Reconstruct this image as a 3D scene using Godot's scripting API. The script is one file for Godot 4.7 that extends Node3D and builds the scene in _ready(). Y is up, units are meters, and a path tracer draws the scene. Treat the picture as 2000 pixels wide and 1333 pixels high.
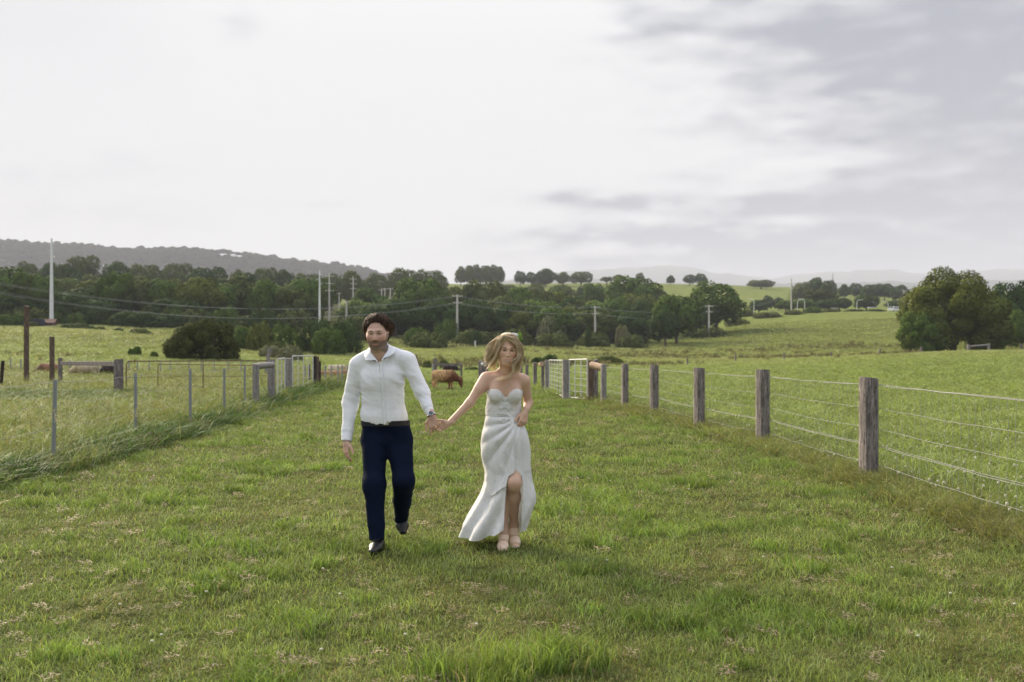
extends Node3D

const F := 1944.0          # focal length of the photograph in its own pixels (35 mm on 36 mm)
const EYE := 1.55
var rng := RandomNumberGenerator.new()
var names := {}
var M := {}

# ---------------------------------------------------------------- small helpers
func at(px: float, py: float, d: float) -> Vector3:      # a point read off the photograph at a given depth
	return Vector3((px - 1000.0) / F * d, EYE - (py - 666.5) / F * d, -d)

func on_ground(px: float, d: float) -> Vector3:
	var x := (px - 1000.0) / F * d
	return Vector3(x, height(x, -d), -d)

func numbered(called: String) -> String:
	var n: int = names.get(called, 0)
	names[called] = n + 1
	return called if n == 0 else "%s_%03d" % [called, n]

func tag(o: Node, label: String, category: String, group := "") -> Node:
	o.set_meta("label", label)
	o.set_meta("category", category)
	if group != "":
		o.set_meta("group", group)
	return o

func thing(called: String, label: String, category: String, where := Vector3.ZERO, turn := 0.0, group := "") -> Node3D:
	var o := Node3D.new()
	o.name = numbered(called)
	add_child(o, true)
	o.position = where
	o.rotation.y = turn
	tag(o, label, category, group)
	return o

func part(called: String, mesh: Mesh, mat: Material, parent: Node, where := Vector3.ZERO) -> MeshInstance3D:
	var o := MeshInstance3D.new()
	o.mesh = mesh
	o.material_override = mat
	o.cast_shadow = GeometryInstance3D.SHADOW_CASTING_SETTING_ON
	var called_here := called
	var k := 0
	while parent.has_node(NodePath(called_here)):
		k += 1
		called_here = "%s_%03d" % [called, k]
	o.name = called_here if parent != self else numbered(called)
	o.position = where
	parent.add_child(o, true)
	return o

func struct(called: String, mesh: Mesh, mat: Material) -> MeshInstance3D:
	var o := part(called, mesh, mat, self)
	o.set_meta("kind", "structure")
	return o

func scatter(called: String, mesh: Mesh, mat: Material, places: Array[Transform3D], tints: PackedColorArray, parent: Node = self) -> MultiMeshInstance3D:
	var mm := MultiMesh.new()
	mm.transform_format = MultiMesh.TRANSFORM_3D
	mm.use_colors = true
	mm.mesh = mesh
	mm.instance_count = places.size()
	for i in places.size():
		mm.set_instance_transform(i, places[i])
		mm.set_instance_color(i, tints[i])
	var o := MultiMeshInstance3D.new()
	o.multimesh = mm
	o.material_override = mat
	o.name = numbered(called) if parent == self else called
	parent.add_child(o, true)
	o.set_meta("kind", "stuff")
	return o

func lin(r: float, g: float, b: float) -> Color:          # a real-world (linear) base colour as albedo_color
	return Color(r, g, b).linear_to_srgb()

func mat(c: Color, rough := 0.8, metal := 0.0, vcol := false) -> StandardMaterial3D:
	var m := StandardMaterial3D.new()
	m.albedo_color = c
	m.roughness = rough
	m.metallic = metal
	m.metallic_specular = 0.4
	m.vertex_color_use_as_albedo = vcol
	return m

func noise3(sd: int, freq: float, oct := 3) -> FastNoiseLite:
	var n := FastNoiseLite.new()
	n.seed = sd
	n.noise_type = FastNoiseLite.TYPE_SIMPLEX_SMOOTH
	n.frequency = freq
	n.fractal_type = FastNoiseLite.FRACTAL_FBM
	n.fractal_octaves = oct
	return n

func noise_tex(sd: int, size: int, freq: float, lo: Color, hi: Color, oct := 4, bump := 0.0) -> NoiseTexture2D:
	var t := NoiseTexture2D.new()
	t.width = size
	t.height = size
	t.seamless = true
	t.noise = noise3(sd, freq, oct)
	t.generate_mipmaps = false
	if bump > 0.0:
		t.as_normal_map = true
		t.bump_strength = bump
	else:
		var g := Gradient.new()
		g.set_color(0, lo)
		g.set_color(1, hi)
		t.color_ramp = g
	return t

class MB:
	var v := PackedVector3Array()
	var n := PackedVector3Array()
	var c := PackedColorArray()
	var uv := PackedVector2Array()
	var idx := PackedInt32Array()
	var col := Color.WHITE
	func vert(p: Vector3, nm: Vector3, u := Vector2.ZERO) -> int:
		v.push_back(p)
		n.push_back(nm)
		c.push_back(col)
		uv.push_back(u)
		return v.size() - 1
	func tri(a: int, b: int, d: int) -> void:
		var g := (v[b] - v[a]).cross(v[d] - v[a])
		idx.push_back(a)
		if g.dot(n[a] + n[b] + n[d]) > 0.0:
			idx.push_back(d)
			idx.push_back(b)
		else:
			idx.push_back(b)
			idx.push_back(d)
	func quad(a: int, b: int, d: int, e: int) -> void:
		tri(a, b, d)
		tri(a, d, e)
	func face(ps: Array) -> void:                            # a flat polygon, both sides lit the same
		var nm: Vector3 = -(ps[1] - ps[0]).cross(ps[2] - ps[0]).normalized()
		face_n(ps, nm)
	func face_n(ps: Array, nm: Vector3) -> void:
		var first := v.size()
		for p in ps:
			vert(p, nm, Vector2(p.x + p.z, -p.y))
		for i in range(1, ps.size() - 1):
			tri(first, first + i, first + i + 1)
	func box(at: Vector3, size: Vector3, bas := Basis(), bev := 0.006) -> void:
		var h := size * 0.5
		bev = minf(bev, minf(h.x, minf(h.y, h.z)) * 0.6)
		for ax in 3:
			for s in [-1.0, 1.0]:
				var b: int = (ax + 1) % 3
				var d: int = (ax + 2) % 3
				var ps := []
				for q in [[-1, -1], [1, -1], [1, 1], [-1, 1]]:
					var p := Vector3.ZERO
					p[ax] = s * h[ax]
					p[b] = q[0] * (h[b] - bev)
					p[d] = q[1] * (h[d] - bev)
					ps.append(at + bas * p)
				var nm := Vector3.ZERO
				nm[ax] = s
				face_n(ps, bas * nm)
				for t in [-1.0, 1.0]:                     # the chamfer between this face and the next axis' face
					var e := []
					for w in [-1.0, 1.0]:
						var p1 := Vector3.ZERO
						p1[ax] = s * h[ax]
						p1[b] = t * (h[b] - bev)
						p1[d] = w * (h[d] - bev)
						e.append(at + bas * p1)
					for w in [1.0, -1.0]:
						var p2 := Vector3.ZERO
						p2[ax] = s * (h[ax] - bev)
						p2[b] = t * h[b]
						p2[d] = w * (h[d] - bev)
						e.append(at + bas * p2)
					var en := Vector3.ZERO
					en[ax] = s * 0.707
					en[b] = t * 0.707
					face_n(e, bas * en)
		for sx in [-1.0, 1.0]:
			for sy in [-1.0, 1.0]:
				for sz in [-1.0, 1.0]:
					face_n([at + bas * Vector3(sx * h.x, sy * (h.y - bev), sz * (h.z - bev)), at + bas * Vector3(sx * (h.x - bev), sy * h.y, sz * (h.z - bev)), at + bas * Vector3(sx * (h.x - bev), sy * (h.y - bev), sz * h.z)], bas * Vector3(sx, sy, sz).normalized())
	func tube(path: Array, radii: Array, sides := 8, caps := true, squash := 1.0, squash_dir := Vector3.ZERO) -> void:
		var side := Vector3.ZERO
		var rows := []
		var run := 0.0
		for i in path.size():
			var p: Vector3 = path[i]
			var dir: Vector3 = (path[mini(i + 1, path.size() - 1)] - path[maxi(i - 1, 0)]).normalized()
			if side == Vector3.ZERO:
				side = squash_dir if squash_dir != Vector3.ZERO else (Vector3.UP if absf(dir.y) < 0.9 else Vector3.RIGHT)
			side = (side - dir * side.dot(dir)).normalized()
			var other := dir.cross(side)
			if i > 0:
				run += p.distance_to(path[i - 1])
			var r: float = radii[i] if i < radii.size() else radii[-1]
			var row := []
			for k in sides + 1:
				var a := TAU * k / sides
				var nm := side * cos(a) / squash + other * sin(a)
				row.append(vert(p + side * cos(a) * r * squash + other * sin(a) * r, nm.normalized(), Vector2(float(k) / sides, run)))
			rows.append(row)
		for i in rows.size() - 1:
			for k in sides:
				quad(rows[i][k], rows[i][k + 1], rows[i + 1][k + 1], rows[i + 1][k])
		if caps:
			for e in [0, rows.size() - 1]:
				var far: int = 1 if e == 0 else -1
				var nm: Vector3 = (path[e] - path[e + far]).normalized()
				var mid := vert(path[e], nm, Vector2(0.5, run))
				var first := v.size()
				for k in sides + 1:
					vert(v[rows[e][k]], nm, Vector2(float(k) / sides, run))
				for k in sides:
					tri(mid, first + k, first + k + 1)
	func ball(at: Vector3, r: Vector3, rows := 8, cols := 12, bas := Basis()) -> void:
		var first := v.size()
		for i in rows + 1:
			var t := PI * i / rows
			for k in cols + 1:
				var a := TAU * k / cols
				var q := Vector3(sin(t) * cos(a), cos(t), sin(t) * sin(a))
				vert(at + bas * (q * r), (bas * (q / r)).normalized(), Vector2(float(k) / cols, float(i) / rows))
		for i in rows:
			for k in cols:
				var o := first + i * (cols + 1) + k
				quad(o, o + 1, o + cols + 2, o + cols + 1)
	func build() -> ArrayMesh:
		var a := []
		a.resize(Mesh.ARRAY_MAX)
		a[Mesh.ARRAY_VERTEX] = v
		a[Mesh.ARRAY_NORMAL] = n
		a[Mesh.ARRAY_COLOR] = c
		a[Mesh.ARRAY_TEX_UV] = uv
		a[Mesh.ARRAY_INDEX] = idx
		var m := ArrayMesh.new()
		m.add_surface_from_arrays(Mesh.PRIMITIVE_TRIANGLES, a)
		return m

# ---------------------------------------------------------------- the scene
func _ready() -> void:
	rng.seed = 7
	# camera: 35 mm lens held level at eye height, focused on the couple
	var cam := Camera3D.new()
	cam.name = "camera"
	cam.position = Vector3(0, EYE, 0)
	cam.fov = rad_to_deg(2.0 * atan(666.5 / F))
	cam.near = 0.1
	cam.far = 12000.0
	var lens := CameraAttributesPhysical.new()
	lens.frustum_focal_length = 35.0
	lens.frustum_focus_distance = 8.0
	lens.frustum_near = 0.1
	lens.frustum_far = 12000.0
	lens.exposure_aperture = 3.2
	cam.attributes = lens
	add_child(cam)
	cam.current = true
	# sky: an even layer of cloud, brightest ahead and to the left where the low sun hides
	var around := WorldEnvironment.new()
	around.name = "world_environment"
	var env := Environment.new()
	env.background_mode = Environment.BG_SKY
	env.sky = Sky.new()
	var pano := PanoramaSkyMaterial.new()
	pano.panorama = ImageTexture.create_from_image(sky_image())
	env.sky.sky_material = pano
	env.tonemap_mode = Environment.TONE_MAPPER_LINEAR
	env.tonemap_exposure = 2.8
	env.fog_enabled = true
	env.fog_density = 0.00016
	env.fog_light_color = Color(0.82, 0.84, 0.88)
	env.sdfgi_enabled = true
	env.ssao_enabled = true
	env.ssil_enabled = true
	around.environment = env
	add_child(around)
	# the sun behind thin cloud, low beyond the left of the frame
	var sun := DirectionalLight3D.new()
	sun.name = "sun"
	sun.light_color = Color(1.0, 0.93, 0.82)
	sun.light_energy = 1.05
	sun.light_angular_distance = 24.0
	sun.shadow_enabled = true
	sun.rotation_degrees = Vector3(-24.0, 180.0 + 38.0, 0.0)
	add_child(sun)
	make_materials()
	ground()
	hills()
	build_grass()
	build_trees()
	build_fences()
	build_poles()
	build_far_things()
	build_cattle()
	build_couple()

func sky_image() -> Image:
	var w := 2048
	var h := 1024
	var im := Image.create(w, h, false, Image.FORMAT_RGBF)
	var broad := noise3(3, 1.0, 5)
	var fine := noise3(11, 1.0, 5)
	var wisp := noise3(29, 1.0, 4)
	var bright := Vector3(0.855, 0.857, 0.868)
	var grey := Vector3(0.425, 0.445, 0.505)
	# darker banks of cloud: azimuth px, elevation py, half width, half height, strength
	var banks := [[1140, 388, 130, 14, 0.55], [1330, 400, 170, 11, 0.5], [1090, 470, 150, 22, 0.42], [1300, 470, 190, 30, 0.5], [1480, 475, 160, 40, 0.35], [1700, 400, 260, 16, 0.25], [1250, 512, 260, 14, 0.3], [640, 401, 60, 4, 0.16], [110, 330, 210, 34, 0.16], [210, 420, 260, 40, 0.13], [470, 50, 40, 30, 0.18], [880, 490, 50, 10, 0.16], [1290, 250, 120, 12, 0.15], [1420, 350, 180, 10, 0.16]]
	var gaps := [[1535, 432, 80, 16, 0.9], [1250, 428, 110, 7, 0.5], [1160, 482, 50, 14, 0.55], [1180, 515, 100, 6, 0.5], [1690, 182, 60, 10, 0.35], [1990, 122, 60, 7, 0.35], [1560, 318, 180, 8, 0.3], [1020, 430, 90, 14, 0.4]]
	# where the grey layer begins, by height above the horizon
	var edge := [[-400, 900], [0, 1120], [120, 1230], [230, 1320], [335, 1470], [372, 1400], [392, 1080], [425, 1120], [455, 960], [520, 1000], [600, 1000]]
	for j in h:
		var el := PI * (0.5 - (j + 0.5) / h)
		if el < -0.12:
			im.fill_rect(Rect2i(0, j, w, h - j), Color(0.2, 0.21, 0.16))
			break
		var ce := cos(el)
		var se := sin(el)
		for i in w:
			var az := TAU * (i + 0.5) / w
			if az > PI:
				az -= TAU
			# cloud texture laid out on a layer overhead, so that it is drawn out towards the horizon
			var k := 1.0 / (maxf(se, 0.0) + 0.16)
			var q := Vector3(sin(az) * ce * k, 0.0, -cos(az) * ce * k)
			var b := broad.get_noise_3d(q.x * 0.55, 0.0, q.z * 0.9)
			var f := fine.get_noise_3d(az * 10.0, el * 32.0, 3.0 * b)
			var s := wisp.get_noise_3d(az * 10.0 - el * 9.0, el * 52.0, 2.0)
			# how much grey cloud: little where the sun is, more away from it to the right
			var px := 1000.0 + F * tan(clampf(az, -1.3, 1.3))
			var py := 666.5 - F * tan(clampf(el, -0.2, 1.2)) / maxf(cos(az), 0.2)
			var away := px - skyline(edge, py) + 110.0 * f + 60.0 * s + 160.0 * b
			var g := smoothstep(-60.0, 620.0, away) * 1.0
			if az < 0.0:
				g = maxf(g, smoothstep(0.5, 1.6, -az) * 0.75)
			g += (b * 0.35 + f * 0.5 + s * 0.42) * smoothstep(-150.0, 350.0, away)
			g += 0.03 * f + 0.03 * b + 0.65 * smoothstep(0.11, 0.02, el) * smoothstep(-0.02, 0.28, az)
			g += 0.16 * smoothstep(0.5, 0.9, absf(px - 1000.0) / 1000.0) * smoothstep(0.12, 0.3, el)
			if absf(az) < 0.6 and el < 0.4:
				var wob := 16.0 * f + 10.0 * s
				for bk in banks:
					var dx: float = (px - bk[0] + wob * 0.9) / bk[2]
					var dy: float = (py - bk[1] + wob * 0.4) / bk[3]
					var e := dx * dx + dy * dy
					if e < 4.0:
						g += 1.7 * bk[4] * exp(-e * 1.1) * clampf(0.85 + 1.3 * f + 0.8 * s, 0.2, 1.7)
				for bk in gaps:
					var dx: float = (px - bk[0] + wob * 0.9) / bk[2]
					var dy: float = (py - bk[1] + wob * 0.4) / bk[3]
					var e := dx * dx + dy * dy
					if e < 4.0:
						g -= bk[4] * exp(-e * 1.3)
			g = clampf(g, 0.0, 1.25)
			var c := bright.lerp(grey, minf(g, 1.2))
			if az < -0.1:                                     # a warmer veil low on the left
				var warm := smoothstep(-0.1, -0.5, az) * smoothstep(0.2, 0.05, el)
				c = c.lerp(Vector3(0.78, 0.765, 0.78), 0.6 * warm)
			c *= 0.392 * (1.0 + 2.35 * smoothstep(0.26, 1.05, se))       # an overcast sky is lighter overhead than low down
			im.set_pixel(i, j, Color(c.x, c.y, c.z))
	return im

# ---------------------------------------------------------------- ground
const COLS := [-300.0, 150.0, 400.0, 650.0, 1000.0, 1300.0, 1550.0, 1800.0, 2300.0]
const DIST := [45.0, 70.0, 110.0, 150.0, 190.0, 240.0, 300.0, 380.0, 480.0, 620.0, 800.0, 1100.0]
const PY := [
	[756, 727, 697, 670, 649, 637, 625, 608, 592, 575, 560, 548],
	[756, 727, 697, 670, 649, 637, 625, 608, 592, 575, 560, 548],
	[759, 732, 706, 690, 668, 646, 630, 612, 596, 578, 562, 548],
	[760, 735, 714, 698, 682, 660, 644, 622, 602, 582, 562, 550],
	[760, 736, 716, 700, 687, 676, 666, 645, 620, 590, 560, 556],
	[760, 736, 719, 711, 700, 680, 661, 636, 612, 588, 558, 556],
	[759, 735, 715, 705, 697, 668, 640, 614, 607, 585, 567, 562],
	[756, 728, 704, 692, 692, 662, 632, 611, 606, 592, 577, 568],
	[752, 722, 697, 686, 690, 665, 637, 611, 602, 590, 577, 568]]
var bumps := noise3(5, 0.9, 3)
var rolls := noise3(6, 0.02, 3)

func table_row(row: Array, r: float) -> float:
	var n := DIST.size()
	if r >= DIST[n - 1]:
		return row[n - 1]
	var k := 0
	while DIST[k + 1] < r:
		k += 1
	var t := log(r)
	var t0 := log(DIST[k])
	var t1 := log(DIST[k + 1])
	var tp := log(DIST[k - 1]) if k > 0 else 2.0 * t0 - t1
	var tn := log(DIST[k + 2]) if k + 2 < n else 2.0 * t1 - t0
	var vp: float = row[k - 1] if k > 0 else 2.0 * row[k] - row[k + 1]
	var vn: float = row[k + 2] if k + 2 < n else row[k + 1]
	return cubic_interpolate_in_time(row[k], row[k + 1], vp, vn, (t - t0) / (t1 - t0), t1 - t0, tp - t0, tn - t0)

func height(x: float, z: float) -> float:
	var d := maxf(-z, 0.0)
	var near := -0.0139 * d
	if x > 4.0:                                               # the paddock right of the fence lies a little higher
		near += 0.04 * smoothstep(4.2, 5.4, x) * smoothstep(60.0, 30.0, d)
	if d < 40.0:                                              # low bank along the foot of that fence
		near += 0.05 * exp(-pow((x - right_edge(d) + 0.1) / 0.5, 2.0)) * smoothstep(40.0, 30.0, d)
	near += bumps.get_noise_2d(x, z) * 0.035
	var r := Vector2(x, z).length()
	if r < 45.0:
		return near
	var az := atan2(x, -z)
	var cz := clampf(az, -0.72, 0.72)
	var px := clampf(1000.0 + F * tan(cz), COLS[0], COLS[-1])
	var depth := r * cos(cz)
	var k := 0
	while k < COLS.size() - 2 and COLS[k + 1] < px:
		k += 1
	var n := COLS.size()
	var v0 := table_row(PY[k], depth)
	var v1 := table_row(PY[k + 1], depth)
	var vp := table_row(PY[k - 1], depth) if k > 0 else 2.0 * v0 - v1
	var vn := table_row(PY[k + 2], depth) if k + 2 < n else 2.0 * v1 - v0
	var tp: float = (COLS[k - 1] if k > 0 else 2.0 * COLS[k] - COLS[k + 1]) - COLS[k]
	var tn: float = (COLS[k + 2] if k + 2 < n else 2.0 * COLS[k + 1] - COLS[k]) - COLS[k]
	var py := cubic_interpolate_in_time(v0, v1, vp, vn, (px - COLS[k]) / (COLS[k + 1] - COLS[k]), COLS[k + 1] - COLS[k], tp, tn)
	var far := EYE - (py - 666.5) / F * minf(depth, 1100.0)
	if depth > 1100.0:
		far *= smoothstep(2400.0, 1100.0, depth)
	far += rolls.get_noise_2d(x * 0.5, z * 0.5) * minf(depth, 400.0) * 0.002
	return lerpf(near, far, smoothstep(45.0, 75.0, r))

func field_tint(x: float, z: float) -> Color:                 # what grows there: pasture, rank grass, rushes, bare brown earth
	var r := Vector2(x, z).length()
	var px := 1000.0 + F * x / maxf(-z, 1.0)
	var n := rolls.get_noise_2d(x * 2.3, z * 2.3)
	var m := rolls.get_noise_2d(x * 9.0 + 50.0, z * 9.0)
	var c := Color(0.165, 0.215, 0.055)
	if z > 0.0:
		return c
	c = c.lerp(Color(0.21, 0.225, 0.065), clampf(0.5 + n * 1.2, 0.0, 1.0))
	if r > 60.0:
		c = c.lerp(Color(0.20, 0.235, 0.075), 0.5)
		var rush := 0.0
		if px > 780.0 and px < 1780.0:                        # the rank strip along the creek line
			rush = smoothstep(120.0, 150.0, r) * smoothstep(235.0, 205.0, r) * clampf(0.55 + m * 1.4, 0.0, 1.0)
			rush *= smoothstep(780.0, 1050.0, px)
		if px < 560.0:                                        # drier hay field on the left
			c = c.lerp(Color(0.27, 0.265, 0.10), smoothstep(70.0, 110.0, r) * smoothstep(320.0, 200.0, r) * (0.65 + 0.5 * n))
			rush = smoothstep(180.0, 195.0, r) * smoothstep(240.0, 205.0, r) * clampf(0.1 + m * 2.0, 0.0, 0.7)
		c = c.lerp(Color(0.12, 0.12, 0.05), clampf(rush, 0.0, 1.0) * 0.75)
		if px > 1280.0:
			c = c.lerp(Color(0.21, 0.25, 0.07), smoothstep(200.0, 260.0, r) * 0.7)
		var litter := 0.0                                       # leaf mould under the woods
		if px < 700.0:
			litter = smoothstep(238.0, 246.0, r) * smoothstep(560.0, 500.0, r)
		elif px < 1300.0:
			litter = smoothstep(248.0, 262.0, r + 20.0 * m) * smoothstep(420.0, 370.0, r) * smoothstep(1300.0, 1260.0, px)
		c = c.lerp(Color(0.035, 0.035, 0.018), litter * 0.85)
		var bare := smoothstep(0.0, 0.5, 1.0 - Vector2((px - 215.0) / 95.0, (r - 103.0) / 13.0).length())
		c = c.lerp(Color(0.15, 0.11, 0.06), bare * 0.8)
	var soil_shade := smoothstep(75.0, 40.0, r)                    # under the blades nearby: dark soil, deepened for the shade between blades
	c = c.lerp(Color(0.06, 0.065, 0.025), soil_shade * 0.72)
	return Color(c.r * (1.0 + 0.25 * m), c.g * (1.0 + 0.22 * m), c.b * (1.0 + 0.2 * m))

func ground() -> void:
	var azs := []
	var a := -180.0
	while a < 179.9:
		azs.append(deg_to_rad(a))
		a += 0.3 if absf(a) < 34.0 else (1.0 if absf(a) < 42.0 else 6.0)
	var rs := [0.4]
	while rs[-1] < 4500.0:
		rs.append(rs[-1] * (1.022 if rs[-1] < 900.0 else 1.12) + 0.06)
	var b := MB.new()
	b.vert(Vector3(0, height(0, 0), 0), Vector3.UP)
	b.c[0] = field_tint(0, -1)
	for r: float in rs:
		for t: float in azs:
			var x := r * sin(t)
			var z := -r * cos(t)
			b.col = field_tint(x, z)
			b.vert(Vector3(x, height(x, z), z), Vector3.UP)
	var n := azs.size()
	for k in n:
		b.tri(0, 1 + k, 1 + (k + 1) % n)
	for i in rs.size() - 1:
		for k in n:
			var o := 1 + i * n
			b.quad(o + k, o + (k + 1) % n, o + n + (k + 1) % n, o + n + k)
	smooth_normals(b)
	struct("ground", b.build(), M.soil)

func smooth_normals(b: MB) -> void:
	var acc := PackedVector3Array()
	acc.resize(b.v.size())
	for i in range(0, b.idx.size(), 3):
		var p := b.idx[i]
		var q := b.idx[i + 1]
		var r := b.idx[i + 2]
		var g := (b.v[r] - b.v[p]).cross(b.v[q] - b.v[p])
		acc[p] += g
		acc[q] += g
		acc[r] += g
	for i in acc.size():
		b.n[i] = acc[i].normalized()

func skyline(pts: Array, px: float) -> float:
	for i in pts.size() - 1:
		if px <= pts[i + 1][0]:
			var t: float = clampf((px - pts[i][0]) / (pts[i + 1][0] - pts[i][0]), 0.0, 1.0)
			return lerpf(pts[i][1], pts[i + 1][1], t * t * (3.0 - 2.0 * t))
	return pts[-1][1]

func range_height(pts: Array, d: float, px: float, t: float) -> float:   # t 0 at the near foot, 0.5 at the ridge, 1 at the far foot
	var top: float = EYE - (skyline(pts, px) - 666.5) / F * d
	var f := 1.0 - absf(t - 0.5) * 2.0
	return top * pow(sin(f * PI / 2.0), 1.15)

func hill(called: String, pts: Array, d: float, depth: float, m: Material, rough: float, sd: int) -> void:
	var nz := noise3(sd, 1.0, 5)
	var b := MB.new()
	var nx := 300
	var nr := 26
	var x0: float = pts[0][0]
	var x1: float = pts[-1][0]
	for j in nr + 1:
		var t := float(j) / nr
		for i in nx + 1:
			var px := lerpf(x0, x1, float(i) / nx)
			var dist := d + (t - 0.5) * depth
			var x := (px - 1000.0) / F * dist
			var y := range_height(pts, d, px, t) + nz.get_noise_2d(px * 0.012, dist * 0.002) * rough * sin(t * PI)
			b.vert(Vector3(x, y - 4.0, -dist), Vector3.UP)
	for j in nr:
		for i in nx:
			var o := j * (nx + 1) + i
			b.quad(o, o + 1, o + nx + 2, o + nx + 1)
	smooth_normals(b)
	struct(called, b.build(), m)

const RIDGE := [[-1700, 600], [-1100, 500], [-700, 462], [-200, 468], [0, 478], [100, 484], [250, 493], [330, 492], [400, 496], [450, 500], [500, 505], [560, 513], [600, 518], [650, 523], [700, 530], [750, 542], [840, 562], [950, 585]]

func hills() -> void:
	hill("wooded_hill", RIDGE, 2700.0, 1700.0, M.wood_floor, 3.0, 41)
	hill("far_mountains", [[780, 590], [960, 553], [1020, 543], [1100, 541], [1200, 548], [1320, 552], [1450, 556], [1600, 552], [1760, 552], [1850, 548], [2050, 546], [2500, 520], [2900, 560]], 5200.0, 2500.0, M.far_hill, 16.0, 42)
	hill("distant_mountains", [[800, 590], [980, 546], [1080, 533], [1170, 528], [1230, 524], [1290, 520], [1330, 522], [1400, 533], [1500, 543], [1580, 536], [1650, 530], [1730, 528], [1800, 534], [1880, 533], [1960, 527], [2100, 522], [2500, 505], [3000, 560]], 9000.0, 3500.0, M.far_hill, 30.0, 43)
	# the bush that covers the hill on the left
	var places: Array[Transform3D] = []
	var tints := PackedColorArray()
	var r := RandomNumberGenerator.new()
	r.seed = 90
	for i in 20000:
		var px := r.randf_range(-1300, 860)
		var t := 0.10 + 0.44 * sqrt(r.randf())
		var dist := 2700.0 + (t - 0.5) * 1700.0
		var p := Vector3((px - 1000.0) / F * dist, range_height(RIDGE, 2700.0, px, t) - 4.5, -dist)
		var s := r.randf_range(0.7, 1.15) * (1.5 if r.randf() < 0.06 else 1.0)
		places.append(Transform3D(Basis(Vector3.UP, r.randf() * TAU).scaled(Vector3(s * 1.5, s * 0.95, s * 1.5)), p))
		var k := r.randf_range(0.75, 1.2)
		tints.append(Color(k, k, k))
	tag(scatter("hill_forest", crown(501, 7, Vector3(5, 5.5, 5), 7.0, 1.9, 420), M.leaf_far, places, tints), "hazy grey bushland covering the long hill on the left skyline", "forest")

# ---------------------------------------------------------------- grass
func tuft(sd: int, blades: int, spread: float, tall: float, width: float, lean: float, base: Color, tip: Color, dead: float) -> ArrayMesh:
	var r := RandomNumberGenerator.new()
	r.seed = sd
	var b := MB.new()
	for i in blades:
		var a := r.randf() * TAU
		var q := sqrt(r.randf()) * spread
		var root := Vector3(cos(a) * q, -0.01, sin(a) * q)
		var h := tall * r.randf_range(0.45, 1.1)
		var w := width * r.randf_range(0.7, 1.2)
		var way := r.randf() * TAU
		var out := Vector3(cos(way), 0, sin(way))
		var bend := lean * r.randf_range(0.2, 1.3) * h
		var turn := r.randf() * TAU
		var side := Vector3(cos(turn), 0, sin(turn)) * w * 0.5
		var mid := root + Vector3.UP * h * 0.6 + out * bend * 0.35
		var top := root + Vector3.UP * h * (1.0 - 0.25 * minf(lean, 1.0)) + out * bend
		var k := r.randf_range(0.55, 1.35)
		var c0 := base * k
		var c1 := base.lerp(tip, r.randf_range(0.3, 1.0)) * k
		if r.randf() < dead:
			c0 = Color(0.30, 0.25, 0.14) * k
			c1 = Color(0.42, 0.35, 0.21) * k
		var nm := (side.cross(top - root)).normalized()
		nm = (nm + Vector3.UP * 0.8).normalized()
		b.col = c0
		var p0 := b.vert(root - side, nm)
		var p1 := b.vert(root + side, nm)
		b.col = c0.lerp(c1, 0.6)
		var p2 := b.vert(mid + side * 0.8, nm)
		var p3 := b.vert(mid - side * 0.8, nm)
		b.col = c1
		var p4 := b.vert(top, nm)
		b.quad(p0, p1, p2, p3)
		b.tri(p3, p2, p4)
	return b.build()

func seed_stem(sd: int, tall: float) -> ArrayMesh:
	var r := RandomNumberGenerator.new()
	r.seed = sd
	var b := MB.new()
	for s in 3:
		var a := r.randf() * TAU
		var root := Vector3(cos(a), 0, sin(a)) * 0.05
		var lean := Vector3(r.randf_range(-0.2, 0.5), 0, r.randf_range(-0.3, 0.3)) * tall * 0.5
		var path := []
		for k in 6:
			var t := k / 5.0
			path.append(root + Vector3.UP * tall * t * (1.0 - 0.12 * t) + lean * t * t)
		b.col = Color(0.26, 0.26, 0.11)
		b.tube(path, [0.003, 0.003, 0.0025, 0.0025, 0.002, 0.001], 3, false)
		b.col = Color(0.46, 0.40, 0.25)
		for k in 14:
			var t := 0.78 + 0.24 * k / 14.0
			var p := root + Vector3.UP * tall * t * (1.0 - 0.12 * t) + lean * t * t
			var o := Vector3(r.randf_range(-1, 1), r.randf_range(0.2, 1), r.randf_range(-1, 1)).normalized() * 0.028
			b.face_n([p, p + o + Vector3(0.004, 0, 0.004), p + o * 0.7 - Vector3(0.006, 0, 0.004)], Vector3(o.x, 0.3, o.z).normalized())
	return b.build()

func clover_head() -> ArrayMesh:
	var b := MB.new()
	b.col = Color(0.12, 0.17, 0.05)
	b.tube([Vector3.ZERO, Vector3(0.004, 0.09, 0)], [0.0015, 0.0015], 3, false)
	b.col = Color(0.62, 0.60, 0.52)
	b.ball(Vector3(0.004, 0.097, 0), Vector3(0.011, 0.010, 0.011), 4, 6)
	return b.build()

func leaf_litter(sd: int) -> ArrayMesh:                        # a tangle of dry stalks lying on the sward
	var r := RandomNumberGenerator.new()
	r.seed = sd
	var b := MB.new()
	for i in 30:
		var a := r.randf() * TAU
		var p := Vector3(r.randf_range(-1, 1), 0, r.randf_range(-1, 1)) * 0.06
		p.y = r.randf_range(0.02, 0.055)
		var d := Vector3(cos(a), r.randf_range(-0.1, 0.35), sin(a)) * r.randf_range(0.015, 0.05)
		var w := Vector3(-sin(a), 0.4, cos(a)) * r.randf_range(0.002, 0.0045)
		var k := r.randf_range(0.6, 1.15)
		b.col = Color(0.46 * k, 0.355 * k, 0.265 * k)
		b.face_n([p - w, p + w, p + d + w * 0.4], Vector3(0, 1, 0))
	return b.build()

func lushness(x: float, z: float) -> float:
	return 0.75 * bumps.get_noise_2d(x * 0.5 + 31.0, z * 0.36) + 0.7 * bumps.get_noise_2d(x * 1.5, z * 1.1 + 77.0)

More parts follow.
